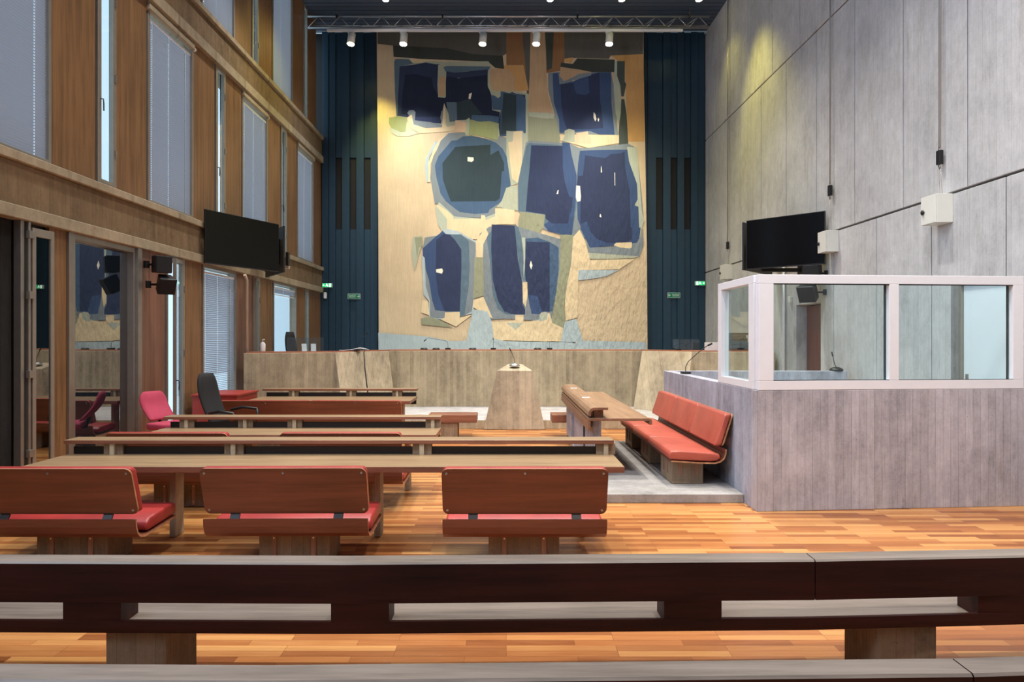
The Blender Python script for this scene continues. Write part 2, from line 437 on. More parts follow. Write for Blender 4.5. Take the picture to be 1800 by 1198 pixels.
cladding2(3.7, XR-.02, (4.28, 4.68, 5.06))
b = MB(); b.box(-3.4, 3.7, YB, YB+.06, .1, ZC, 'slot'); b.build('centre_panel', wb)

# ---- right wall: big pale concrete panels with open joints
doorW = (7.44, 8.40, .12, 2.41)      # white door behind the glass box
doorB = (12.10, 13.12, .0, 2.36)     # brown door beyond
def rect_sub(r, holes):
    out = [r]
    for h in holes:
        nx = []
        for (a, b_, c, d) in out:
            if h[0] >= b_ or h[1] <= a or h[2] >= d or h[3] <= c: nx.append((a, b_, c, d)); continue
            if h[0] > a: nx.append((a, h[0], c, d))
            if h[1] < b_: nx.append((h[1], b_, c, d))
            m0, m1 = max(a, h[0]), min(b_, h[1])
            if h[2] > c: nx.append((m0, m1, c, h[2]))
            if h[3] < d: nx.append((m0, m1, h[3], d))
        out = nx
    return out
wr = MB(); wr.box(XR+.30, XR+.5, Y0, YB+.3, 0, ZC, 'slot')
def row(z0, z1, first):
    y = first
    while y > Y0-1.4: y -= 1.335
    while y < YB:
        a, c = max(y, Y0), min(y+1.335, YB+.05)
        if c > a:
            for q in rect_sub((a+.012, c-.012, z0, z1), [doorW, doorB]):
                if q[1]-q[0] > .002 and q[3]-q[2] > .002:
                    wr.box(XR, XR+.30, q[0], q[1], q[2], q[3], 'conc_wall')
        y += 1.335
row(0, 3.535, 8.95); row(3.565, 7.23, 8.25); row(7.26, ZC, 8.95)
wr = wr.build('wall_right', bevel=.006, seg=1); struct(wr)
# doors in the right wall
d = empty('door_1', (XR, 7.92, 0)); struct(d)
b = MB(); b.box(.03, .08, -.45, .44, .13, 2.38, 'white_door'); b.build('door_leaf', d, bevel=.004)
b = MB(); b.box(.0, .10, .445, .478, .12, 2.41, 'alu'); b.box(.0, .10, -.478, -.455, .12, 2.41, 'alu'); b.box(.0, .10, -.455, .445, 2.385, 2.41, 'black'); b.build('door_frame', d)
b = MB(); b.box(-.008, .0, .48, .62, .12, 2.45, 'terrazzo'); b.build('speckled_jamb', d)
b = MB(); b.box(.018, .03, .35, .39, 1.08, 1.30, 'steel'); b.tube([(.02, .37, 1.19), (-.03, .37, 1.19), (-.03, .25, 1.19)], .01, 'steel'); b.build('door_handle', d)
d = empty('door_2', (XR, 12.61, 0)); struct(d)
b = MB(); b.box(.20, .25, -.5, .5, .0, 2.34, 'door_red'); b.build('door_leaf', d, bevel=.004)
b = MB(); b.box(.18, .205, -.47, -.44, .95, 1.15, 'steel'); b.tube([(.2, -.44, 1.05), (.14, -.44, 1.05), (.14, -.32, 1.05)], .01, 'steel'); b.build('door_handle', d)

# ---- left wall: bays of oak panels, narrow casements and blind windows between concrete bands
ZL = [(0, 2.99), (3.69, 6.60), (7.34, ZC)]
wl = MB()
wl.box(XL-.45, XL+.07, Y0, YB+.05, 2.99, 3.13, 'conc_ledge'); wl.box(XL-.45, XL+.03, Y0, YB+.05, 3.13, 3.59, 'conc_band'); wl.box(XL-.45, XL+.08, Y0, YB+.05, 3.59, 3.69, 'conc_ledge')
wl.box(XL-.45, XL+.07, Y0, YB+.05, 6.60, 6.78, 'conc_ledge'); wl.box(XL-.45, XL+.02, Y0, YB+.05, 6.78, 7.24, 'conc_band'); wl.box(XL-.45, XL+.08, Y0, YB+.05, 7.24, 7.34, 'conc_ledge')
# masonry pier near the camera and plain panelling out of view
wl.box(XL-.45, XL-.06, Y0, 7.22, 0, 2.99, 'masonry')
wl.box(XL-.45, XL, Y0, 6.25, 3.69, 6.60, 'panel'); wl.box(XL-.45, XL, Y0, 8.0, 7.34, ZC, 'panel')
wl = wl.build('wall_left', bevel=.008, seg=1); struct(wl)
PITCH = 3.513
WIN = []
nwin = [0]; 
def wood_panel(y0, y1, z0, z1, m='panel'):
    if y1-y0 < .03: return
    b = MB(); b.box(XL-.05, XL-.005, y0+.008, y1-.008, z0, z1, m)
    b.box(XL-.10, XL-.055, y0+.004, y1-.004, z0, z1, 'black_wood')
    b.build('wood_panel', wl)
def window_bay(y0, y1, z0, z1, m='alu', pane='glass', fw=.05):
    nwin[0] += 1
    e = empty('window_%d' % nwin[0], (XL, (y0+y1)/2, z0)); struct(e)
    h = (y1-y0)/2; t = z1-z0; b = MB()
    for a, c, d_, f in ((-h, -h+fw, 0, t), (h-fw, h, 0, t), (-h+fw, h-fw, 0, fw), (-h+fw, h-fw, t-fw, t)):
        b.box(-.10, .012, a, c, d_, f, m)
    b.build('window_frame', e, bevel=.004, seg=1)
    b = MB(); b.box(-.085, -.079, -h+fw, h-fw, fw, t-fw, pane); b.build('window_pane', e)
    b = MB(); b.box(-.16, -.10, -h-.01, -h+.01, 0, t, 'conc_ledge'); b.box(-.16, -.10, h-.01, h+.01, 0, t, 'conc_ledge'); b.build('window_reveal', e)
    return e
def casement(y0, y1, z0, z1, openang=0, handle=True):
    """narrow opening light: fixed frame with a hinged leaf inside it"""
    nwin[0] += 1
    e = empty('window_%d' % nwin[0], (XL, (y0+y1)/2, z0)); struct(e)
    h = (y1-y0)/2; t = z1-z0; fw = .035
    b = MB()
    for a, c, d_, f in ((-h, -h+fw, 0, t), (h-fw, h, 0, t), (-h+fw, h-fw, 0, fw), (-h+fw, h-fw, t-fw, t)):
        b.box(-.06, .015, a, c, d_, f, 'alu')
    b.build('window_frame', e, bevel=.003, seg=1)
    # hinged at the far side (+y)
    L = 2*h-2*fw; lf = MB(); w_ = .04
    for a, c, d_, f in ((-L, -L+w_, 0, t-2*fw), (-w_, 0, 0, t-2*fw), (-L+w_, -w_, 0, w_), (-L+w_, -w_, t-2*fw-w_, t-2*fw)):
        lf.box(-.03, .015, a, c, d_, f, 'alu')
    lf = lf.build('casement_frame', e); lf.location = (0, h-fw, fw); lf.rotation_euler = (0, 0, openang)
    pn = MB(); pn.box(-.01, -.005, -L+w_, -w_, w_, t-2*fw-w_, 'glass'); pn.build('casement_pane', lf)
    hn = MB()
    for zz in (.15, .5, .85): hn.box(.012, .03, -.012, .02, (t-2*fw)*zz-.05, (t-2*fw)*zz+.05, 'steel')
    hn.build('hinge', lf)
    if handle:
        q = MB(); q.tube([(.01, -L+.02, 1.05), (.05, -L+.02, 1.05), (.055, -L+.02, .99), (.05, -L+.03, .9)], .008, 'black'); q.build('window_handle', lf)
    return e
def venetian(y0, y1, z0, z1, label, closed=.92, drop=1.0, group='venetian blinds', tilt_low=None, headz=None):
    """slats are zig-zag strips; the ladder-cord columns leave small openings"""
    e = empty('venetian_blind', (XL-.03, (y0+y1)/2, z0)); tag(e, label, 'blind', group)
    h = (y1-y0)/2-.055; t = z1-z0
    zt = t-.09; zb = t-.09-(t-.14)*drop
    pitch = .033; n = int((zt-zb)/pitch)
    cords = [-h*.86, -h*.1, h*.72]; cw = .009
    segs = []; x = -h
    for c in cords: segs.append((x, c-cw, 0)); segs.append((c-cw, c+cw, 1)); x = c+cw
    segs.append((x, h, 0))
    b = MB()
    for i in range(n):
        z = zt-i*pitch
        cl = closed
        if tilt_low and (z-zb) < tilt_low*(zt-zb): cl = .45
        hh = pitch*(.53 if cl > .85 else cl*.52); dx = .008 if cl > .85 else .0125*math.sqrt(max(.02, 1-(cl*.95)**2))
        zc = z-pitch/2
        for a, c, hole in segs:
            if hole: zt2 = zc-hh*.1
            else: zt2 = zc+hh
            if hole: b.add([(-dx, a, zc-hh), (-dx, c, zc-hh), (0, c, zt2), (0, a, zt2)], [[0, 1, 2, 3]], 'slat')
            else: b.add([(-dx, a, zc-hh), (-dx, c, zc-hh), (.004, c, zc), (.004, a, zc), (dx, c, zt2), (dx, a, zt2)], [[0, 1, 2, 3], [3, 2, 4, 5]], 'slat')
    b.build('slats', e)
    b = MB(); b.box(-.02, .02, -h, h, t-.085, t-.05, 'white_frame'); b.build('headrail', e)
    b = MB(); b.box(-.014, .014, -h, h, zb-.022, zb-.004, 'white_frame'); b.build('bottom_rail', e)
    b = MB()
    for c in cords:
        b = MB(); b.tube([(0.016, c, zb), (0.016, c, zt)], .0016, 'white_frame', 4); b.build('ladder_cord', e)
    return e
def head_box(y0, y1, z):
    e = empty('blind_cassette', (XL, (y0+y1)/2, z))
    h = (y1-y0)/2
    b = MB(); b.box(-.05, .05, -h, h, -.035, .045, 'conc_ledge'); b.build('cassette_body', e, bevel=.01)
    b = MB(); b.tube([(.0, h, 0), (.0, h+.07, 0)], .035, 'white_box', 14); b.build('end_motor', e, bevel=0)
    return e
# lower floor (z 0..2.99); windows start at 8.13 + k*PITCH
z0, z1 = ZL[0]
wood_panel(7.72, 8.06, z0, z1, 'panel')
window_bay(8.10, 9.53, z0, z1, 'steel', 'glass_mirror', .075)
wood_panel(9.56, 10.36, z0, z1, 'panel_red')
casement(10.38, 10.95, z0, z1, .22)
wood_panel(10.98, 11.60, z0, z1)
window_bay(11.62, 13.06, z0, z1)
wood_panel(13.09, 13.92, z0, z1, 'panel_red')
casement(13.94, 14.30, z0, z1, .15, False)
wood_panel(14.33, 15.10, z0, z1)
window_bay(15.14, 16.80, z0, z1)
wood_panel(16.83, 17.50, z0, z1)
casement(17.52, 17.86, z0, z1, 0, False)
wood_panel(17.89, 19.0, z0, z1)
# middle floor; windows at 6.35, 9.86, 13.37, 16.89
z0, z1 = ZL[1]
for k in range(4):
    a = 6.33+k*PITCH
    window_bay(a, a+1.42, z0, z1, 'alu')
    wood_panel(a+1.44, a+2.27, z0, z1)
    if a+2.3 < 18.5:
        casement(a+2.29, a+2.70, z0, z1)
        wood_panel(a+2.72, a+3.49, z0, z1)
# upper floor
z0, z1 = ZL[2]
for k in range(4):
    a = 8.06+k*PITCH
    if a+1.42 > YB: break
    window_bay(a, a+1.42, z0, z1, 'alu')
    wood_panel(a+1.44, a+2.27, z0, z1)
    casement(a+2.29, a+2.66, z0, z1, 0, False)
    wood_panel(a+2.68, min(a+3.49, YB), z0, z1)
mid = ['lowered grey venetian blind of the middle row, at the left picture edge',
       'lowered grey venetian blind of the middle row, above the two left-wall speakers',
       'lowered grey venetian blind of the middle row, directly above the left television',
       'lowered bluish venetian blind of the middle row, closest to the back wall']
for k in range(4):
    a = 6.33+k*PITCH
    venetian(a, a+1.42, ZL[1][0], ZL[1][1]-.16, mid[k], .97)
    hb = head_box(a-.02, a+1.40, ZL[1][1]-.10)
    tag(hb, 'pale cassette with a white end cap above the ' + ['middle-row blind at the left picture edge', 'second blind of the middle row', 'middle-row blind over the left television', 'middle-row blind nearest the back wall'][k], 'blind cassette', 'blind cassettes of the middle row')
up = ['grey venetian blind of the upper row, cut off at the top left corner',
      'grey venetian blind of the upper row, middle one of three at the top',
      'bluish venetian blind of the upper row, nearest the lighting truss']
for k in range(3):
    a = 8.06+k*PITCH
    venetian(a, a+1.42, ZL[2][0], ZL[2][1]-.1, up[k], .97)
venetian(11.62, 13.06, 0.02, 2.93, 'pale blind with open lower slats behind the black office chair', .8, 1.0, 'venetian blinds', .38)
venetian(15.14, 16.80, 0.02, 2.93, 'raised dark blind bundled at the top of the bright ground-floor window', .95, .045, 'venetian blinds')
# hinged glazed leaf with steel posts by the masonry, left edge
e = empty('glazed_door', (XL, 7.62, 0)); tag(e, 'narrow glazed metal door leaf standing ajar beside the black masonry at the left edge', 'door')
L = .32; t = 2.93
b = MB()
for a, c, d_, f in ((0, .05, 0, t), (L-.05, L, 0, t), (.05, L-.05, 0, .09), (.05, L-.05, t-.09, t)):
    b.box(-.02, .02, a, c, d_, f, 'alu')
lf = b.build('door_frame', e, bevel=.004)
lf.location = (.04, -.25, 0); lf.rotation_euler = (0, 0, math.radians(-4))
b = MB(); b.box(-.004, .004, .05, L-.05, .09, t-.09, 'glass_mirror'); b.build('door_pane', lf)
b = MB(); b.box(-.05, .05, -.30, -.265, 0, 2.99, 'steel'); b.box(-.05, .03, -.39, -.34, 0, 2.99, 'steel'); b.build('door_post', e, bevel=.004)
for zz in (.5, 1.35, 2.2, 2.85):
    b = MB(); b.box(.03, .075, -.32, -.24, zz-.04, zz+.04, 'steel'); b.build('hinge', e, bevel=.003)
b = MB(); b.box(XL-.45, XL-.07, 7.24, 7.72, 0, 2.99, 'black_wood'); b.build('dark_recess', wl)
# steel jamb posts of the big mirror window
b = MB(); b.box(XL-.06, XL+.05, 9.50, 9.60, 0, 2.99, 'steel'); b.build('steel_post', wl, bevel=.004)
b = MB(); b.box(XL-.06, XL+.03, 8.03, 8.12, 0, 2.99, 'steel'); b.build('steel_post', wl, bevel=.004)

# ---- raised court platform, riser, low slab under the right bench
b = MB()
b.box(XL, XR, 12.96, YB, 0, .176, 'conc_judge', 'platform'); struct(b.build('floor_platform', bevel=.01))
b = MB(); b.box(1.02, 2.505, 7.19, 10.9, 0, .096, 'conc_slab'); struct(b.build('floor_slab', bevel=.008))

# ================================================================ JUDGES' BENCH
TZ = 1.44
jb = empty('judges_bench', (0, 15.4, .176)); tag(jb, 'long board-marked concrete judges bench on the platform below the hanging', 'judges bench')
def wpt(x, y, Y): return ((x-890)/1200*Y, Y)
A = (-5.0, 13.0); B = (-3.42, 13.65); Cc = (-2.66, 15.45); D = (3.07, 15.45); E = (3.92, 14.4); F = (5.48, 13.92)
def J(o): o.location = (0, -15.4, -.176); return o
def seg(P, Q, m, name, pb=None, qb=None, t=.16):
    pb = pb or P; qb = qb or Q
    dx, dy = Q[0]-P[0], Q[1]-P[1]; l = math.hypot(dx, dy); nx, ny = -dy/l*t, dx/l*t
    b = MB()
    b.hexa([(pb[0], pb[1], .176), (qb[0], qb[1], .176), (Q[0]+nx, Q[1]+ny, .176), (P[0]+nx, P[1]+ny, .176)],
           [(P[0], P[1], TZ), (Q[0], Q[1], TZ), (Q[0]+nx, Q[1]+ny, TZ), (P[0]+nx, P[1]+ny, TZ)], m)
    o = b.build(name, jb, bevel=.008); J(o); return o
seg(A, B, 'conc_judge', 'front_wall')
seg(B, Cc, 'conc_but', 'slanted_buttress', (-3.17, 13.30), (-2.42, 14.95))
seg(Cc, D, 'conc_judge', 'front_wall')
seg(D, E, 'conc_but', 'slanted_buttress', (2.78, 14.95), (3.64, 13.95))
seg(E, F, 'conc_judge', 'front_wall')
b = MB(); off = .14
P = [A, B, Cc, D, E, F]
top = [(p[0], p[1]+.1) for p in P]+[(p[0]*(.95 if i in (1, 2, 3, 4) else 1), p[1]+.75) for i, p in reversed(list(enumerate(P)))]
b.prism(top, 'z', TZ-.005, TZ+.022, 'desk_red'); J(b.build('desk_top', jb))
b = MB(); b.tube([(-2.98, 14.35, 1.46), (-2.97, 14.24, 1.43), (-2.93, 14.15, 1.1), (-2.86, 13.96, .83), (-2.82, 13.9, .62)], .012, 'cable', 6)
b.tube([(-2.82, 13.9, .62), (-2.815, 13.87, .55)], .03, 'cable', 8)
tag(b.build('microphone_cable'), 'black cable hanging down the left slanted part of the judges bench', 'cable')

# pulpit
wx = lambda x, Y: (x-890)/1200*Y
b = MB(); Yf = 12.95
b.hexa([(wx(850, Yf), Yf-.06, 0), (wx(958, Yf), Yf-.06, 0), (wx(958, Yf), Yf+.75, 0), (wx(850, Yf), Yf+.75, 0)],
       [(wx(873.5, Yf), Yf, 1.115), (wx(936, Yf), Yf, 1.115), (wx(918, Yf+.6), Yf+.6, 1.215), (wx(893, Yf+.6), Yf+.6, 1.215)], 'conc_but')
tag(b.build('witness_stand', bevel=.012), 'tapering board-marked concrete witness stand at the centre of the court', 'witness stand')

# ---- microphones
def gooseneck(name, loc, path, label, group=None, base='box', rz=0, r=.005):
    e = empty(name, loc, rz); tag(e, label, 'microphone', group)
    b = MB()
    if base == 'box': b.box(-.06, .06, -.07, .07, 0, .035, 'black')
    else: b.lathe((0, 0, 0), [(.10, 0), (.105, .02), (.07, .05), (.03, .06)], 'chrome' if base == 'chrome' else 'black')
    b.build('microphone_base', e, bevel=.006)
    b = MB(); b.tube([(0, 0, .03), (0, 0, .07)]+path, r, 'cable', 6); b.build('gooseneck', e)
    p, q = Vector(path[-2]), Vector(path[-1]); d = (q-p).normalized()
    b = MB(); b.tube([q-d*.02, q+d*.05], r*2.2, 'cable', 8); b.build('microphone_head', e)
    return e
gooseneck('gooseneck_microphone', (.16, 13.20, 1.185), [(0, 0, .13), (-.03, 0, .2), (-.08, 0, .31)], 'thin gooseneck microphone with a chrome base on top of the witness stand', None, 'chrome')
T1g = 'microphones on the judges bench'
dt = TZ+.022
gooseneck('gooseneck_microphone', (-1.35, 15.8, dt), [(-.01, 0, .17), (-.06, 0, .2), (-.46, 0, .27), (-.52, 0, .22)], 'gooseneck microphone bent to the left on the judges bench, first along the central part', T1g)
gooseneck('gooseneck_microphone', (-.30, 15.8, dt), [(0, 0, .15), (0, .02, .2), (0, -.12, .24)], 'gooseneck microphone in the middle of the judges bench, just left of the witness stand', T1g)
gooseneck('gooseneck_microphone', (1.0, 15.8, dt), [(.0, 0, .16), (.03, 0, .19), (.4, 0, .17), (.55, 0, .16)], 'gooseneck microphone bent to the right on the judges bench, right of the witness stand', T1g)
gooseneck('gooseneck_microphone', (-3.13, 14.35, dt), [(0, 0, .12), (.06, 0, .2), (.2, 0, .36)], 'gooseneck microphone on the left slanted corner of the judges bench', T1g)
gooseneck('gooseneck_microphone', (3.75, 14.9, dt), [(0, 0, .05), (.1, 0, .09), (.2, 0, .13)], 'low gooseneck microphone on the right corner of the judges bench', T1g, r=.004)
for x, Yv, lab in ((-1.9, 15.75, 'small black disc on the judges bench, left of the left-bent microphone'), (-1.62, 15.75, 'small black disc on the judges bench, touching the left-bent microphone'),
               (-.78, 15.75, 'small black disc on the judges bench left of the witness stand'), (.72, 15.75, 'small black disc on the judges bench beside the right-bent microphone')):
    b = MB(); b.lathe((x, Yv, dt), [(.085, 0), (.09, .015), (.06, .035)], 'black', 16); tag(b.build('microphone_stand_base'), lab, 'microphone base', 'loose microphone bases')
b = MB(); pts = [( -3.5+.0, 14.3, dt+.012), (-3.38, 14.2, dt+.012), (-3.2, 14.25, dt+.03), (-3.05, 14.3, dt+.07), (-2.95, 14.35, dt+.04), (-2.9, 14.4, dt+.02), (-3.1, 14.45, dt+.05), (-3.3, 14.4, dt+.014)]
b.tube(pts, .006, 'paper', 6); tag(b.build('white_cable'), 'white cable coiled on the left corner of the judges bench', 'cable')

# ---- things on the left wing of the judges bench
e = empty('sanitizer_bottle', (-4.78, 13.4, dt)); tag(e, 'white pump bottle on the left end of the judges bench', 'bottle')
b = MB(); b.lathe((0, 0, 0), [(.045, 0), (.05, .02), (.05, .15), (.03, .18), (.015, .19)], 'paper'); b.build('bottle_body', e)
b = MB(); b.tube([(0, 0, .18), (0, 0, .24)], .008, 'paper'); b.tube([(-.01, 0, .24), (.04, 0, .235)], .008, 'paper'); b.build('pump', e)
b = MB(); b.box(-.36, .36, -.003, .003, 0, .28, 'acrylic'); o = b.build('acrylic_screen'); o.location = (-4.05, 13.75, dt); o.rotation_euler = (0, 0, .25)
tag(o, 'clear acrylic screen standing on the left wing of the judges bench by the chair', 'screen')
for x, y, rz, lab in ((-4.15, 14.0, .5, 'white folded paper standing behind the acrylic screen, left one'), (-3.95, 13.98, .3, 'white folded paper behind the acrylic screen, right one')):
    b = MB(); b.hexa([(-.05, -.05, 0), (.05, -.05, 0), (.05, -.046, 0), (-.05, -.046, 0)], [(-.05, 0, .15), (.05, 0, .15), (.05, .004, .15), (-.05, .004, .15)], 'paper')
    o = b.build('folded_paper'); o.location = (x, y, dt); o.rotation_euler = (0, 0, rz); tag(o, lab, 'paper', 'folded papers on the judges bench')
b = MB(); b.box(-.3, .3, -.003, .003, 0, .24, 'acrylic'); o = b.build('acrylic_screen'); o.location = (4.0, 15.2, dt)
tag(o, 'clear acrylic screen on the right end of the judges bench', 'screen')

# ---- black folders stacked on the right wing
yy = 14.7; z = dt
for i, (w_, h_, dx) in enumerate([(.62, .05, 0), (.56, .07, -.02), (.60, .06, .04), (.42, .09, -.03), (.36, .06, -.02), (.5, .05, .07)]):
    b = MB(); b.box(-w_/2, w_/2, -.16, .16, 0, h_-.003, 'black'); b.box(-w_/2+.01, w_/2-.04, -.163, -.15, .01, h_-.015, 'black_fab')
    o = b.build('document_folder', bevel=.006); o.location = (4.95+dx, yy, z); o.rotation_euler = (0, 0, (-.1, .12, -.05, .2, 0, -.2)[i])
    tag(o, 'black document folder piled on the right wing of the judges bench, ' + ['lowest in the pile', 'second from the bottom', 'third from the bottom', 'fourth from the bottom', 'second from the top', 'topmost of the pile'][i], 'folder', 'black folders seen through the glass box')
    z += h_
b = MB(); b.box(-.14, .14, -.1, .1, 0, .17, 'paper'); o = b.build('white_carton', bevel=.005); o.location = (4.42, 14.65, dt); tag(o, 'small white carton left of the black folders on the judges bench', 'carton')

# ================================================================ OFFICE CHAIRS
def office_chair(loc, rz, label, mat, seat_z, back_h, back_w, arms=False, seat_w=.5):
    e = empty('office_chair', loc, rz); tag(e, label, 'office chair')
    b = MB()
    prof = [(-seat_w/2, -.24), (seat_w/2, -.24), (seat_w/2+.01, .1), (seat_w/2-.06, .25), (-seat_w/2+.06, .25), (-seat_w/2-.01, .1)]
    b.prism(prof, 'z', seat_z-.09, seat_z, mat); b.build('seat', e, bevel=.03, seg=4, smooth=True)
    # back rest: rounded slab curved and leaning
    b = MB(); n = 10; vs = []; zs0 = seat_z+.02
    def bf(x, y, z):
        k = (z-zs0)/back_h
        return (x*(.94+.10*k-.42*k**7), y-.24-.10*k-.22*k*k*.6+.08*math.sin(k*PI)*-1+.12*(x/back_w)**2*1.0, z)
    rows = 12; cols = 8
    for side in (0, 1):
        for i in range(rows+1):
            for j in range(cols+1):
                x = (j/cols-.5)*back_w; z = zs0+back_h*i/rows
                edge = max(abs(j/cols-.5)*2, abs(i/rows-.5)*2)
                t = .045*(1-edge**5*.75)
                vs.append(bf(x, (t if side == 0 else -t), z))
    fs = []; N = (rows+1)*(cols+1)
    for i in range(rows):
        for j in range(cols):
            a = i*(cols+1)+j; fs.append([a, a+1, a+cols+2, a+cols+1]); fs.append([N+a, N+a+cols+1, N+a+cols+2, N+a+1])
    rim = [j for j in range(cols+1)]+[i*(cols+1)+cols for i in range(1, rows+1)]+[rows*(cols+1)+j for j in range(cols-1, -1, -1)]+[i*(cols+1) for i in range(rows-1, 0, -1)]
    for q in range(len(rim)): a, c = rim[q], rim[(q+1) % len(rim)]; fs.append([a, c, N+c, N+a])
    b.add(vs, fs, mat, True); b.build('backrest', e)
    b = MB(); b.tube([(0, -.1, seat_z-.1), (0, -.26, seat_z-.08), (0, -.30, seat_z+.06)], .022, 'black'); b.build('back_bracket', e)
    b = MB(); b.tube([(0, 0, .1), (0, 0, seat_z-.08)], .03, 'black', 12); b.build('gas_column', e)
    for k in range(5):
        a = 2*PI*k/5+.3; b = MB(); b.tube([(0, 0, .11), (.28*math.cos(a), .28*math.sin(a), .065)], [.03, .018], 'black'); lg = b.build('base_arm', e)
        b = MB(); b.tube([(.28*math.cos(a)-.012, .28*math.sin(a), .03), (.28*math.cos(a)+.012, .28*math.sin(a), .03)], .03, 'black', 12); b.build('castor', lg)
    if arms:
        for s_ in (-1, 1):
            b = MB(); b.tube([(s_*.26, -.22, seat_z+.2), (s_*.30, -.05, seat_z+.24), (s_*.30, .16, seat_z+.22), (s_*.27, .2, seat_z+.12), (s_*.22, .1, seat_z-.06)], .02, 'black', 8)
            b.build('armrest', e)
    return e
office_chair((-4.50, 9.25, 0), -2.0, 'pink fabric office chair by the left wall near the big glass pane', 'pink', .60, .38, .42)
office_chair((-3.80, 9.55, 0), -1.75, 'black high-backed office chair with armrests in front of the pale blind', 'black_fab', .50, .72, .46, True)
office_chair((-4.32, 14.95, .176), -1.7, 'black leather judge chair behind the left wing of the judges bench', 'black_fab', .62, 1.05, .52)
# ================================================================ SEATS
def padded_seat(name, w_, npads, plinth_x, screws, label, group, leather_m='leather', gapw=.0, strips=True, skew=0):
    e = empty(name); tag(e, label, 'padded bench', group)
    h = w_/2
    # bent plywood shell under the seat, curling up behind
    path = [(-.005, .415), (.0, .36), (.02, .31), (.06, .277), (.12, .262), (.3, .266), (.60, .285)]
    b = MB(); pr = thick(path, .016)
    b.prism(pr, 'x', -h, h, 'ply_edge', mside='ply', smooth=False); b.build('seat_shell', e, bevel=.0)
    for px in plinth_x:
        b = MB(); b.box(px-.27, px+.27, .20, .56, 0, .258, 'conc_plinth'); pl = b.build('plinth', e, bevel=.012)
        if strips:
            for sx in (-.15, .15):
                b = MB(); b.box(px+sx-.018, px+sx+.018, .188, .20, .03, .262, 'strip')
                for zz in (.06, .22): b.tube([(px+sx, .19, zz), (px+sx, .184, zz)], .006, 'screw', 8)
                b.build('bracket_strip', pl)
        else:
            for sy in (.28, .46):
                for sg in (-1, 1):
                    b = MB(); b.box(px+sg*.27-.006, px+sg*.27+.006, sy-.018, sy+.018, .1, .262, 'strip'); b.build('bracket_strip', pl)
            for sx in (-.1, .1):
                b = MB(); b.box(px+sx-.018, px+sx+.018, .56, .572, .1, .262, 'strip'); b.build('bracket_strip', pl)
    pw = w_/npads
    for i in range(npads):
        a, c = -h+i*pw+.008, -h+(i+1)*pw-.008
        pr = [(.15, .30), (.19, .28), (.60, .298), (.625, .32), (.622, .375), (.60, .395), (.50, .40), (.21, .378), (.16, .35)]
        if npads == 3: pr = [(.05, .31), (.09, .285), (.16, .276)]+pr[2:7]+[(.14, .376), (.06, .36)]
        b = MB(); b.prism(pr, 'x', a, c, leather_m); b.build('seat_cushion', e, bevel=.022, seg=4, smooth=True)
    def lean(x, y, z): return (x, y-.32*(z-.446)+.04, z)
    for i in range(1 if npads > 1 and gapw == 0 else npads):
        pass
    b = MB(); b.prism(rrect(-h, h, .446, .80, .045), 'y', -.012, .006, 'ply', fn=lean, mside='ply_edge'); b.build('backrest_panel', e)
    for i in range(npads):
        a, c = -h+i*pw+.006, -h+(i+1)*pw-.006
        b = MB(); b.prism(rrect(a, c, .45, .806, .035), 'y', .007, .08, leather_m, fn=lean); b.build('back_cushion', e, bevel=.018, seg=4, smooth=True)
    for sx in ((-.38, .38) if w_ < 1.5 else (-h*.7, 0, h*.7)):
        b = MB(); b.prism(thick([(.0, .40), (.03, .44), (.035, .50)], .012), 'x', sx-.035, sx+.035, 'black_wood'); b.build('back_bracket', e)
    for (sx, sz) in screws:
        q = lean(sx, -.013, sz); b = MB(); b.tube([(q[0], q[1], q[2]), (q[0], q[1]-.004, q[2])], .009, 'screw', 10); b.build('screw', e)
    return e
W = 1.205; hs = W/2
scr = [(-hs+.035, .765), (0, .765), (hs-.035, .765), (-hs+.035, .478), (hs-.035, .478)]
G1 = 'red padded benches in the two near rows'
s1 = padded_seat('padded_bench', W, 1, [0], scr, 'red-brown plywood padded bench at the right of the near row, nearest the aisle', G1)
s1.location = (.135, 5.0, 0)
for x, y, lab, rz in ((-1.62, 5.02, 'red-brown plywood padded bench in the middle of the near row', .012), (-3.31, 5.0, 'red-brown plywood padded bench cut by the left picture edge in the near row', .0),
                  (-1.64, 6.82, 'padded bench of the second row, right one, showing over the near desk shelf', 0), (-3.36, 6.82, 'padded bench of the second row, left one, showing over the near desk shelf', 0)):
    c = copy_tree(s1); c.location = (x, y, 0); c.rotation_euler = (0, 0, rz); c['label'] = lab
# long seat of the far desk
W3 = 2.72
s3 = padded_seat('long_padded_bench', W3, 2, [-.8, .75], [(-W3/2+.05, .765), (-.66, .765), (0.0, .765), (.68, .765), (W3/2-.05, .765)], 'long red-brown wooden backed bench of the far left desk, with five screws', None)
s3.location = (-2.93, 10.25, 0)
# three-seater on the right, facing left
W4 = 3.3
s4 = padded_seat('three_seat_bench', W4, 3, [-1.22, 0, 1.22], [], 'three-seat faded red padded bench against the grey concrete box on the right', None, 'leather_or', strips=False)
s4.location = (2.505-.085, 9.18, .096); s4.rotation_euler = (0, 0, PI/2)

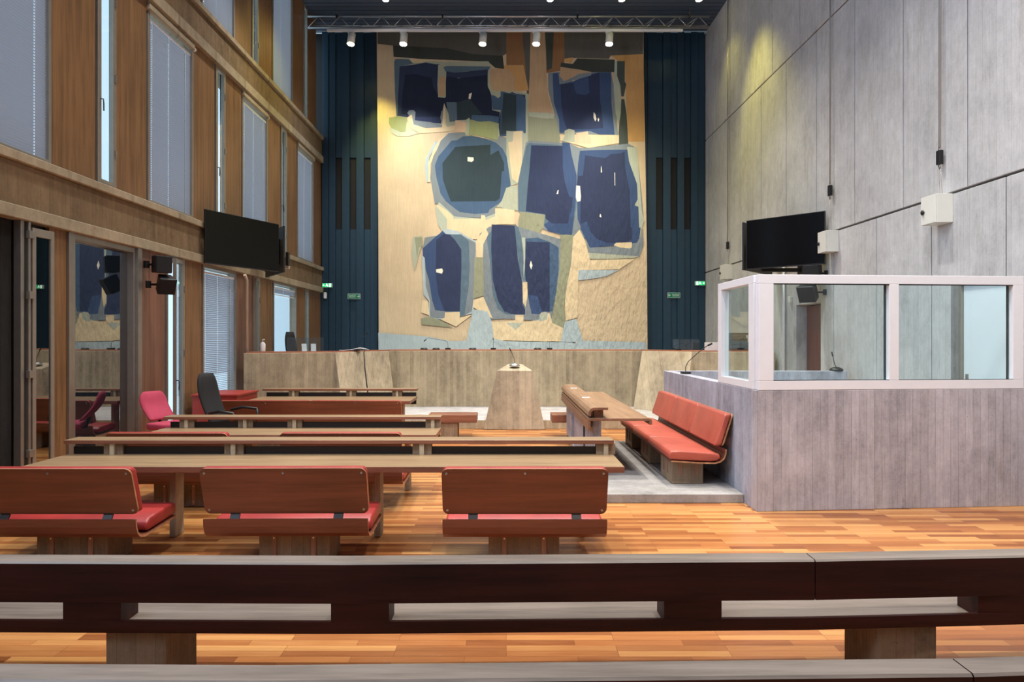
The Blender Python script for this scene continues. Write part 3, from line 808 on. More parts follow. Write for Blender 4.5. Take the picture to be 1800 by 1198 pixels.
# ================================================================ DESKS
def desk(x0, x1, y, z0, blocks, fins, label, d=.61, sc_=1.0):
    e = empty('courtroom_desk', ((x0+x1)/2, y, z0)); tag(e, label, 'desk', 'long wooden courtroom desks')
    c = (x0+x1)/2; h = (x1-x0)/2
    b = MB(); b.box(-h, h, 0, d, .65, .70, 'table_edge', 'table_top'); b.build('tabletop', e, bevel=.004)
    b = MB(); b.box(-h+.05, h-.02, d-.002, d+.022, .56, .765, 'black_wood'); b.build('back_panel', e)
    b = MB(); b.box(-h, h, d-.065, d+.14, .797, .833, 'table_edge', 'table_top'); b.build('shelf', e, bevel=.006)
    for bx in blocks:
        b = MB(); b.box(bx-c-.085, bx-c+.085, d-.025, d+.05, .70, .797, 'conc_plinth'); b.box(bx-c-.02, bx-c+.02, d-.05, d+.09, .70, .797, 'conc_but'); b.build('shelf_support', e)
    for fx in fins:
        b = MB(); b.box(fx-c-.028, fx-c+.028, .44, .60, 0, .65, 'conc_but'); b.build('leg', e, bevel=.008)
    return e
desk(-3.94, .958, 5.53, 0, (-3.52, -2.44, -.755, .89), (-2.92, -1.13, .66), 'nearest long wooden desk with a raised shelf, behind the three near padded benches', .61)
desk(-3.95, -.755, 7.33, 0, (-3.70, -3.02, -2.45, -.85), (-2.92, -1.13), 'second long wooden desk from the camera, left of the witness stand', .60)
desk(-4.23, -1.55, 11.0, .02, (-3.7, -2.7, -1.9), (-3.9, -2.8, -1.75), 'far long wooden desk on the left, in front of the long padded bench', .9)
# low bench-like blocks flanking the witness stand
def low_bench(x0, x1, p0, p1, label):
    e = empty('low_bench', ((x0+x1)/2, 11.8, 0)); tag(e, label, 'bench', 'low wooden benches beside the witness stand')
    c = (x0+x1)/2
    b = MB(); b.box(x0-c, x1-c, -.05, .40, .275, .408, 'table_edge'); b.build('bench_top', e, bevel=.006)
    b = MB(); b.box(p0-c, p1-c, -.02, .34, 0, .275, 'conc_plinth'); b.build('plinth', e, bevel=.01)
low_bench(-1.35, -.51, -1.13, -.84, 'low wooden block bench on a concrete foot, left of the witness stand')
low_bench(.785, 1.6, 1.08, 1.39, 'low wooden block bench on a concrete foot, right of the witness stand')

# long desk running away from the camera, right of the aisle
e = empty('long_side_desk', (1.3, 9.9, .096)); tag(e, 'long curved-edge wooden desk running in depth, facing the three-seat bench', 'desk')
ya, yb = -1.93, 1.96
b = MB(); ox = -1.3
prof = thick([(.965+ox, .69), (1.0+ox, .69), (1.66+ox, .69), (1.685+ox, .685), (1.69+ox, .63)], .032)
b.prism(prof, 'y', ya, yb, 'table_edge_y', mside='table_top_y'); b.build('tabletop', e, bevel=.004)
b = MB(); prof = thick([(1.185+ox, .818), (1.03+ox, .818), (.995+ox, .808), (.975+ox, .78), (.97+ox, .735)], .03)
b.prism(prof, 'y', ya-.02, yb, 'table_edge_y', mside='table_top_y', smooth=False); b.build('shelf', e)
b = MB(); b.box(.955+ox, .985+ox, ya, yb, .56, .67, 'table_edge_y'); b.build('side_rail', e)
b = MB(); b.box(.985+ox, 1.0+ox, ya+.03, yb-.05, .60, .80, 'black_wood'); b.build('back_panel', e)
for yy in (ya+.06, -.6, .7, yb-.15):
    b = MB(); b.box(1.03+ox, 1.14+ox, yy, yy+.1, .705, .805, 'table_edge_y'); b.build('shelf_support', e)
for (p, q) in ((ya+.15, -.95), (-.7, .45), (.95, 1.8)):
    b = MB(); b.box(1.03+ox, 1.13+ox, p, q, 0 if p > -1.0 else -.0, .675, 'conc_blue'); b.build('leg', e, bevel=.006)
b = MB()
for yy in (-.90, -.84, -.78):
    b.tube([(1.04+ox, yy, .67), (1.035+ox, yy+.015, .4), (1.045+ox, yy-.01, 0.01)], .007, 'cable', 6)
b.build('cable', e)
for (yy, lab) in ((9.25, 'white paper label on the near shelf end of the long side desk'), (10.9, 'white paper label at the far shelf end of the long side desk')):
    b = MB(); b.box(1.03, 1.13, yy, yy+.07, .9295, .9315, 'paper'); tag(b.build('paper_label', bevel=0), lab, 'label', 'paper labels on the side desk')
# red desk seen behind the office chair
e = empty('red_cabinet', (-4.68, 11.4, 0)); tag(e, 'low red laminate cabinet between the black office chair and the far left desk', 'cabinet')
b = MB(); b.box(-.36, .36, -.45, .45, 0, .80, 'maroon'); b.build('cabinet_body', e, bevel=.004)
b = MB(); b.box(-.38, .38, -.47, .47, .80, .83, 'maroon'); b.build('cabinet_top', e, bevel=.004)

# ================================================================ PUBLIC BENCHES IN FRONT
def yo(x):
    if x < -.75: return .02*(x+.75)/-1.65
    if x < 1.43: return .045*(x+.75)/2.18
    return .045+.06*(x-1.43)/1.0
def sweep(b, x0, x1, sect, m, top=None, step=.25):
    n = max(1, math.ceil((x1-x0)/step)); k = len(sect); vs = []
    xs = [x0+(x1-x0)*i/n for i in range(n+1)]
    for x in xs:
        for (y, z) in sect: vs.append((x, y+yo(x), z))
    st = len(b.v); b.v += vs; mi = b._m(m); ti = b._m(top or m)
    for i in range(n):
        for q in range(k):
            b.f.append([st+i*k+q, st+i*k+(q+1) % k, st+(i+1)*k+(q+1) % k, st+(i+1)*k+q])
            za, zb = sect[q][1], sect[(q+1) % k][1]; zm = max(p[1] for p in sect)
            b.mi.append(ti if (za > zm-.012 and zb > zm-.012) else mi); b.sm.append(False)
    b.f.append([st+q for q in range(k)]); b.mi.append(mi); b.sm.append(False)
    b.f.append([st+n*k+q for q in range(k)]); b.mi.append(mi); b.sm.append(False)
def public_bench(y, label, dx=0):
    e = empty('public_bench', (0, y, 0)); tag(e, label, 'bench', 'dark public benches in the foreground')
    for (xa, xb) in ((-3.6, 1.425), (1.43, 3.6)):
        b = MB(); sweep(b, xa, xb, [(0, .535), (0, .712), (.008, .72), (.10, .722), (.105, .70), (.06, .535)], 'bench_dark', 'bench_top'); b.build('backrest', e)
    b = MB(); sweep(b, -3.6, 3.6, [(0, .397), (-.002, .42), (0, .452), (.02, .452), (.06, .43), (.06, .397)], 'bench_dark'); b.build('lower_rail', e)
    b = MB(); sweep(b, -3.6, 3.6, [(.05, .395), (.05, .43), (.60, .43), (.62, .42), (.62, .395)], 'bench_dark', 'bench_top'); b.build('seat', e)
    for xa in (-3.56, -2.03, -.80, .727, 2.22):
        wd = .265
        b = MB(); b.box(xa+dx, xa+dx+wd, .002+yo(xa+.13), .15+yo(xa+.13), .43, .54, 'bench_dark'); b.build('spacer_block', e)
    for xa in (-1.86, 1.745):
        b = MB(); b.box(xa+dx, xa+dx+.285, .04+yo(xa), .36+yo(xa), 0, .397, 'conc_plinth'); b.build('plinth', e, bevel=.014)
    return e
public_bench(3.11, 'dark brown public bench running across the whole picture, with slots under its back board')
public_bench(2.04, 'dark public bench at the bottom edge, only its worn top board in view', .1)

# ================================================================ CONCRETE BOX WITH GLASS
P0 = (2.508, 6.84); P1 = (XR-.01, 7.085)
e = empty('dock_enclosure', (2.6, 8.5, 0)); tag(e, 'grey board-marked concrete box at the right that carries the white glazed frame', 'dock')
def Ld(o): o.location = (-2.6, -8.5, 0); return o
b = MB(); b.hexa([(P0[0], P0[1], 0), (P1[0], P1[1], 0), (P1[0], P1[1]+.15, 0), (P0[0], P0[1]+.15, 0)], [(P0[0], P0[1], 1.215), (P1[0], P1[1], 1.215), (P1[0], P1[1]+.15, 1.215), (P0[0], P0[1]+.15, 1.215)], 'conc_box'); Ld(b.build('front_wall', e, bevel=.006))
b = MB(); b.box(P0[0], P0[0]+.14, P0[1]+.15, 10.87, 0, 1.215, 'conc_blue'); Ld(b.build('side_wall', e, bevel=.006))
b = MB(); b.box(P0[0]+.14, 5.36, 10.73, 10.87, 0, 1.215, 'conc_blue'); Ld(b.build('back_wall', e, bevel=.006))
b = MB(); b.box(P0[0]+.15, XR-.01, P0[1]+.30, 10.72, 0, .12, 'conc_slab'); Ld(b.build('dock_floor', e))
g = empty('glazed_screen', (2.6, 7.0, 1.215)); tag(g, 'white framed glass screen standing on the concrete box at the right', 'glass screen')
def Lg(o): o.location = (-2.6, -7.0, -1.215); return o
zb, zt = 1.217, 2.378; fy = lambda x: P0[1]+(x-P0[0])*(P1[1]-P0[1])/(P1[0]-P0[0])
def fbox(b, x0, x1, z0, z1, m, d0=0, d1=.09):
    b.hexa([(x0, fy(x0)+d0, z0), (x1, fy(x1)+d0, z0), (x1, fy(x1)+d1, z0), (x0, fy(x0)+d1, z0)], [(x0, fy(x0)+d0, z1), (x1, fy(x1)+d0, z1), (x1, fy(x1)+d1, z1), (x0, fy(x0)+d1, z1)], m)
xs = [wx(v, 6.9) for v in (1334, 1357, 1567.5, 1585.5, 1793, 1812)]
xs = [2.530, 2.685, 3.90, 4.005, 5.24, 5.36]
b = MB()
fbox(b, xs[0], xs[5], zb, zb+.095, 'white_frame'); fbox(b, xs[0], xs[5], zt-.09, zt, 'white_frame')
fbox(b, xs[0], xs[1], zb+.095, zt-.09, 'white_frame'); fbox(b, xs[2], xs[3], zb+.095, zt-.09, 'white_frame'); fbox(b, xs[4], xs[5], zb+.095, zt-.09, 'white_frame')
Lg(b.build('front_frame', g, bevel=.004))
for a, c in ((xs[1], xs[2]), (xs[3], xs[4])):
    b = MB(); fbox(b, a, c, zb+.095, zt-.09, 'glass_box', .05, .06); Lg(b.build('glass_pane', g))
    b = MB(); fbox(b, c-.012, c, zb+.095, zt-.09, 'black', .061, .085); fbox(b, a, c, zt-.1, zt-.09, 'black', .0, .01); fbox(b, a, c, zb+.095, zb+.10, 'black', .0, .01); Lg(b.build('gasket', g))
ys = (6.93, 7.08, 7.93, 8.10)
b = MB(); xa, xb = 2.51, 2.60
b.box(xa, xb, ys[0], ys[3], zb, zb+.08, 'white_frame'); b.box(xa, xb, ys[0], ys[3], zt-.08, zt, 'white_frame')
b.box(xa, xb, ys[0], ys[1], zb+.08, zt-.08, 'white_frame'); b.box(xa, xb, ys[2]+.05, ys[3], zb+.08, zt-.08, 'white_frame')
Lg(b.build('side_frame', g, bevel=.004))
b = MB(); b.box(xa+.05, xa+.06, ys[1], ys[2]+.05, zb+.08, zt-.08, 'glass_box'); Lg(b.build('glass_pane', g))
gooseneck('gooseneck_microphone', (2.60, 9.9, 1.215), [(.0, 0, .1), (.04, 0, .18), (.16, 0, .29), (.30, 0, .40), (.34, 0, .42)], 'gooseneck microphone on the side wall of the concrete box, left of the glass screen', 'microphones on the concrete box', r=.006)
gooseneck('gooseneck_microphone', (5.22, 10.8, 1.215), [(0, 0, .05), (-.03, 0, .12), (-.06, 0, .25)], 'gooseneck microphone on the back wall of the concrete box, seen through the glass', 'microphones on the concrete box', base='disc', r=.005)

# ================================================================ WALL FITTINGS
def enclosure(y, label):
    e = empty('wall_enclosure', (XR, y, 3.36)); tag(e, label, 'enclosure', 'white wall boxes on the right wall')
    b = MB(); b.box(-.205, 0, -.15, .15, -.18, .18, 'white_box'); b.build('box_body', e, bevel=.006)
    b = MB(); b.box(-.222, -.207, -.148, .148, -.178, .178, 'white_box'); dr = b.build('box_door', e, bevel=.004)
    b = MB(); b.tube([(-.222, .09, -.02), (-.25, .09, -.02)], .022, 'black', 14); b.tube([(-.24, .09, -.05), (-.24, .09, .01)], .014, 'black', 8); b.build('knob', dr)
enclosure(8.66, 'white wall box with a black knob, the largest and highest on the right concrete wall')
enclosure(11.58, 'white wall box overlapping the right television, second on the right wall')
enclosure(16.95, 'small white wall box far down the right wall, near the back corner')
def winch(y, z, label, zlow):
    e = empty('cable_tensioner', (XR-.06, y, z)); tag(e, label, 'cable tensioner', 'cable tensioners on the right wall')
    b = MB(); b.box(-.03, .03, -.035, .035, -.09, .09, 'black'); b.build('tensioner_body', e, bevel=.008)
    b = MB()
    for dy in (-.022, 0, .022): b.tube([(0, dy, .12), (0.01, dy, ZC-z)], .004, 'steel', 5)
    b.tube([(0, -.03, .09), (0, 0, .15), (0, .03, .09)], .006, 'steel', 5); b.tube([(0, -.03, -.09), (0, 0, -.15), (0, .03, -.09)], .006, 'steel', 5)
    for dy in (-.02, .02): b.tube([(0, dy, -.12), (.02, dy, zlow-z)], .003, 'steel', 5)
    b.build('wire_rope', e)
winch(8.68, 4.03, 'black cable tensioner above the largest white wall box', 3.56)
winch(11.62, 4.24, 'black cable tensioner above the right television', 3.56)
winch(17.0, 4.03, 'small black cable tensioner far down the right wall', 3.56)
b = MB(); b.tube([(XR-.04, 13.6, .2), (XR-.04, 13.6, 3.4)], .028, 'white_frame', 10); tag(b.build('conduit_pipe'), 'white vertical pipe on the right wall behind the glass screen', 'pipe')
b = MB(); b.box(XR-.06, XR, 13.26, 13.36, 2.42, 2.54, 'white_box'); tag(b.build('motion_sensor', bevel=.01), 'small white sensor above the brown door on the right wall', 'sensor')
b = MB(); b.tube([(XL+.12, 13.28, .0), (XL+.12, 13.28, 2.86), (XL+.12, 13.18, 2.95)], .03, 'pipe', 10); tag(b.build('standpipe'), 'beige vertical pipe on the left wall right of the pale blind', 'pipe')
# speakers
def speaker(loc, rz, tilt, label, wallx, sz=.24):
    e = empty('wall_speaker', loc, rz); tag(e, label, 'speaker', 'black wall speakers')
    b = MB(); b.hexa([(-sz*.36, -sz*.4, -sz*.5), (sz*.36, -sz*.4, -sz*.5), (sz*.5, sz*.4, -sz*.5), (-sz*.5, sz*.4, -sz*.5)], [(-sz*.36, -sz*.4, sz*.5), (sz*.36, -sz*.4, sz*.5), (sz*.5, sz*.4, sz*.5), (-sz*.5, sz*.4, sz*.5)], 'black')
    bd = b.build('speaker_body', e, bevel=.012); bd.rotation_euler = (tilt, 0, 0)
    b = MB(); b.prism(rrect(-sz*.46, sz*.46, -sz*.46, sz*.46, .02), 'y', sz*.4, sz*.4+.012, 'black_fab'); b.build('grille', bd)
    b = MB(); s = -1 if wallx < 0 else 1
    inv = Matrix.Rotation(-rz, 3, 'Z')
    p = inv @ Vector((wallx-loc[0], 0.0, 0)); b.tube([(0, 0, 0), p*.5, p], .016, 'black', 8)
    q = p*.97; b.box(q.x-.03, q.x+.03, q.y-.03, q.y+.03, -.05, .05, 'black'); b.build('wall_bracket', e)
speaker((XL+.26, 9.70, 2.78), -2.2, -.05, 'upper black speaker on the steel post of the left wall', XL+.05)
speaker((XL+.30, 9.75, 2.50), -2.35, -.45, 'lower tilted black speaker on the steel post of the left wall', XL+.05)
speaker((XR-.24, 11.85, 2.855), 2.2, -.05, 'upper black speaker on the right wall just under the television', XR, .28)
speaker((XR-.30, 11.9, 2.53), 2.3, -.45, 'lower tilted black speaker on the right wall, seen through the glass screen', XR, .30)
# televisions
def tv(p_l, p_r, zb_, zt_, label, group):
    c = ((p_l[0]+p_r[0])/2, (p_l[1]+p_r[1])/2); w_ = math.hypot(p_r[0]-p_l[0], p_r[1]-p_l[1])
    rz = math.atan2(p_r[1]-p_l[1], p_r[0]-p_l[0])
    e = empty('television', (c[0], c[1], (zb_+zt_)/2), rz); tag(e, label, 'television', group)
    h = (zt_-zb_)/2
    b = MB(); b.box(-w_/2, w_/2, 0, .035, -h, h, 'black'); b.box(-w_*.3, w_*.3, .035, .07, -h*.6, h*.5, 'black'); b.build('housing', e, bevel=.006)
    b = MB(); b.box(-w_/2+.012, w_/2-.012, -.002, .0, -h+.022, h-.012, 'screen'); b.build('screen_panel', e)
    return e
Gt = 'televisions hung in back-to-back pairs'
tv((-5.04, 11.43), (-4.33, 13.0), 2.985, 3.895, 'large black television of the left pair, facing the public', Gt)
tv((-4.24, 13.08), (-4.98, 14.2), 2.985, 3.88, 'second television of the left pair, edge-on, facing the judges', Gt)
tv((4.50, 12.80), (5.50, 11.78), 3.01, 3.93, 'large black television of the right pair, above the glass screen', Gt)
tv((5.42, 14.0), (4.44, 12.86), 3.01, 3.91, 'second television of the right pair, mostly hidden behind the front one', Gt)
e = empty('television_mount', (XL+.08, 14.6, 3.25)); tag(e, 'beige steel arm that carries the left pair of televisions from the wall', 'wall mount')
b = MB(); b.box(0, .45, -.04, .04, -.04, .02, 'pipe'); b.build('mount_arm', e, bevel=.004)
b = MB(); b.box(0, .02, -.12, .12, -.15, .15, 'pipe'); b.build('wall_plate', e)
b = MB(); b.box(.40, .46, -.1, .0, .02, .3, 'black'); b.build('mount_rail', e)
e = empty('television_mount', (XR, 12.9, 3.1)); tag(e, 'dark steel arm that carries the right pair of televisions from the wall', 'wall mount')
b = MB(); b.box(-.75, -.02, -.04, .04, -.12, -.05, 'black'); b.build('mount_arm', e)
b = MB(); b.box(-.02, 0, -.12, .12, -.2, .2, 'black'); b.build('wall_plate', e)
b = MB(); b.box(-.7, -.62, -.2, .2, -.05, .4, 'black'); b.build('mount_rail', e)

# ---- signs
def sign(x, z, y, label, left_arrow):
    e = empty('direction_sign', (x, y, z)); tag(e, label, 'sign', 'green emergency exit signs')
    w_, h_ = .345, .145
    b = MB(); b.box(-w_/2, w_/2, -.006, .006, -h_/2, h_/2, 'paper'); b.build('sign_border', e)
    b = MB(); b.box(-w_/2+.008, w_/2-.008, -.009, -.006, -h_/2+.008, h_/2-.008, 'green'); b.build('sign_face', e)
    s = -1 if left_arrow else 1
    text_part('lettering', 'SORTIE DE\nSECOURS', .042, (-s*.05, -.0105, 0), e, 'paper')
    b = MB(); ax = s*.115
    b.box(ax-.035, ax+.03, -.0115, -.0092, -.006, .006, 'paper')
    for sg in (-1, 1):
        t_ = ax+s*.035
        pts = thick([(t_, 0), (t_-s*.03, sg*.03)], .012); b.prism(pts, 'y', -.0115, -.0092, 'paper')
    b.build('arrow', e)
sign((622-890)/1200*19.0, 1.75+71.5*19.0/1200, 19.03, 'green SORTIE DE SECOURS sign with right arrow on the left blue cladding', False)
sign((1185-890)/1200*19.0, 1.75+73.5*19.0/1200, 19.03, 'green SORTIE DE SECOURS sign with left arrow on the right blue cladding', True)
def lit_sign(x, z, y, label, flip):
    e = empty('lit_exit_sign', (x, y, z)); tag(e, label, 'exit light', 'lit pictogram exit signs')
    w_, h_ = .27, .115; s = -1 if flip else 1
    b = MB(); b.box(-w_/2, w_/2, -.03, .03, -h_/2, h_/2, 'paper'); b.build('light_housing', e, bevel=.004)
    b = MB(); b.box(-w_/2+.006, w_/2-.006, -.034, -.031, -h_/2+.006, h_/2-.006, 'lit_green'); b.build('light_face', e)
    b = MB(); yk = (-.0375, -.0345)
    # arrow, running figure, doorway
    b.prism([(-s*.12, 0), (-s*.095, .025), (-s*.095, .008), (-s*.065, .008), (-s*.065, -.008), (-s*.095, -.008), (-s*.095, -.025)], 'y', *yk, 'lit_white')
    b.prism(thick([(-.012, .03), (.0, .0), (.022, -.012), (.02, -.04)], .012), 'y', *yk, 'lit_white'); b.prism(thick([(0, .0), (-.018, -.015), (-.035, -.03)], .011), 'y', *yk, 'lit_white')
    b.prism(thick([(-.03, .0), (-.012, .022), (.02, .012)], .009), 'y', *yk, 'lit_white'); b.prism(rrect(-.022, -.006, .032, .046, .007), 'y', *yk, 'lit_white')
    b.box(s*.06, s*.11, yk[0], yk[1], -.045, .045, 'lit_white') if s > 0 else b.box(-.11, -.06, yk[0], yk[1], -.045, .045, 'lit_white')
    b.build('pictogram', e)
lit_sign((574.5-890)/1200*18.9, 1.75+91*18.9/1200, 18.95, 'lit green and white exit light in the left back corner', False)
lit_sign((1231-890)/1200*18.98, 1.75+94.5*18.98/1200, 19.01, 'lit green and white exit light in the right back corner', True)
b = MB(); b.prism(rrect(-.04, .04, -.09, .09, .03), 'y', -.03, .03, 'paper'); o = b.build('alarm_sounder', bevel=.01); o.location = ((570-890)/1200*18.9, 19.0, 1.75+73.5*18.9/1200)
tag(o, 'small white rounded device under the left exit light', 'alarm')

# ================================================================ TRUSS, LAMPS
YT = 17.6
e = empty('lighting_truss', (0, YT, 10.0)); tag(e, 'aluminium lattice truss spanning the room below the ceiling', 'truss')
xa, xb = wx(541, YT), wx(1247, YT)
zt_, zb_ = 1.75+563*YT/1200-10, 1.75+543*YT/1200-10
for (yy, zz) in ((0, zt_), (.25, zt_-.12), (0, zb_)):
    b = MB(); b.tube([(xa, yy, zz), (xb, yy, zz)], .028, 'chrome', 10); b.build('main_tube', e)
b = MB(); n = 19; st = (xb-xa)/n
for i in range(n):
    x = xa+i*st
    b.tube([(x, 0, zb_), (x+st/2, 0, zt_)], .010, 'chrome', 6); b.tube([(x+st/2, 0, zt_), (x+st, 0, zb_)], .010, 'chrome', 6)
    b.tube([(x, .25, zt_-.12), (x+st/2, 0, zt_)], .009, 'chrome', 6); b.tube([(x, 0, zb_), (x+st/2, .25, zt_-.12)], .009, 'chrome', 6)
b.build('lattice', e)
for px in (592, 778, 1015, 1212):
    b = MB(); x = wx(px, YT); b.tube([(x, 0, zt_-.03), (x, 0, ZC-10.0)], .008, 'steel', 6); b.box(x-.02, x+.02, -.035, .035, zt_-.04, zt_+.05, 'black'); b.build('hanger', e)
tr = MB(); z_tr = 1.735+539.5*YT/1200; tr.box(wx(575, YT), wx(1200, YT), YT-.03, YT+.03, z_tr-.03, z_tr+.03, 'white_frame')
tag(tr.build('track_rail', bevel=.004), 'white straight track rail under the truss that carries the spot lamps', 'track rail')
lamps = [(618, 'Y', 'yellow-lit white spot lamp at the left end of the track rail, over the blue cladding', (-3.3, 18.7, 6.6)), (710, 'W', 'white spot lamp second from the left on the track rail, head tilted right', (-2.2, 18.7, 5.0)),
         (849, 'Y', 'yellow-lit spot lamp in the middle of the track rail', (-.9, 18.7, 3.0)), (943, 'W', 'white spot lamp fourth from the left, above the orange column of the hanging', (.6, 14.0, 1.0)), (1071, 'W', 'white spot lamp at the right end of the track rail', (2.4, 18.7, 4.0))]
for px, c, lab, tgt in lamps:
    x = wx(px, YT); z = z_tr-.03
    e = empty('spot_lamp', (x, YT, z)); tag(e, lab, 'spot lamp', 'cylindrical spot lamps on the track')
    b = MB(); b.box(-.10, .06, -.025, .025, -.04, 0, 'white_frame'); b.tube([(0, 0, -.03), (.0, 0, -.09)], .015, 'white_frame'); b.build('lamp_adapter', e)
    dx = -.05 if c == 'Y' or px == 943 or px == 1071 else .1
    top = Vector((.01, .0, -.06)); bot = Vector((-.01, -.05, -.34))
    b = MB(); b.tube([top, bot], .095, 'white_box', 20); b.build('lamp_head', e)
    d = (bot-top).normalized()
    b = MB(); b.tube([bot, bot+d*.012], .088, 'lamp_yellow' if c == 'Y' else 'lamp_white', 20); b.build('lamp_lens', e)
    spot('spot_light', Vector((x, YT, z))+bot+d*.05, tgt, (420 if px < 700 else 160) if c == 'Y' else 500, YEL if c == 'Y' else WHITE, 60, .8, .08)
for x, c, lab in ((-3.0, 'W', 'ceiling lamp whose glow shows at the top edge above the truss, far left'), (1.09, 'W', 'ceiling lamp with an orange-white glow at the top edge, above the centre'), (2.87, 'Y', 'yellow ceiling lamp at the top edge, second from the right wall'), (4.79, 'Y', 'yellow ceiling lamp at the top edge, closest to the right wall')):
    e = empty('ceiling_lamp', (x, 16.98, ZC)); tag(e, lab, 'ceiling lamp', 'ceiling lamps above the truss')
    b = MB(); b.tube([(0, 0, 0), (0, 0, -.13)], .09, 'black', 18); b.build('lamp_can', e)
    b = MB(); b.tube([(0, 0, -.13), (0, 0, -.142)], .075, 'lamp_yellow' if c == 'Y' else 'lamp_white', 18); b.build('lamp_lens', e)
# ================================================================ THE WALL HANGING
YH = 18.72
COL = {k: srgb(*v) for k, v in dict(S=(212, 190, 156), P=(220, 190, 158), CR=(224, 203, 164), LG=(176, 180, 158), GG=(150, 152, 126), SL=(130, 139, 143), DS=(96, 116, 130),
       MB=(78, 100, 126), B=(68, 86, 120), N=(58, 66, 92), DN=(44, 51, 70), DG=(58, 71, 77), BG=(70, 74, 70), TG=(100, 98, 92), TB=(150, 112, 78), OR=(206, 160, 104),
       LB=(176, 190, 192), VL=(178, 184, 166), WH=(240, 234, 214), GN=(152, 160, 120), ST=(96, 116, 130), TC=(196, 164, 128), DK=(78, 86, 80)).items()}
for k_, c_ in COL.items(): M['wool_'+k_] = cloth_mat('wool_'+k_, c_)
def r1(u, v): return (655+u/5.99, 50+v/5.99)
def r2(u, v): return (890+u/5.988, 50+v/5.988)
def r3(u, v): return (655+u/5.99, 220+v/5.99)
def r4(u, v): return (890+u/5.988, 220+v/5.988)
def r5(u, v): return (655+u/5.445, 400+v/5.445)
def r6(u, v): return (890+u/5.447, 400+v/5.447)
def r0(u, v): return (u, v)
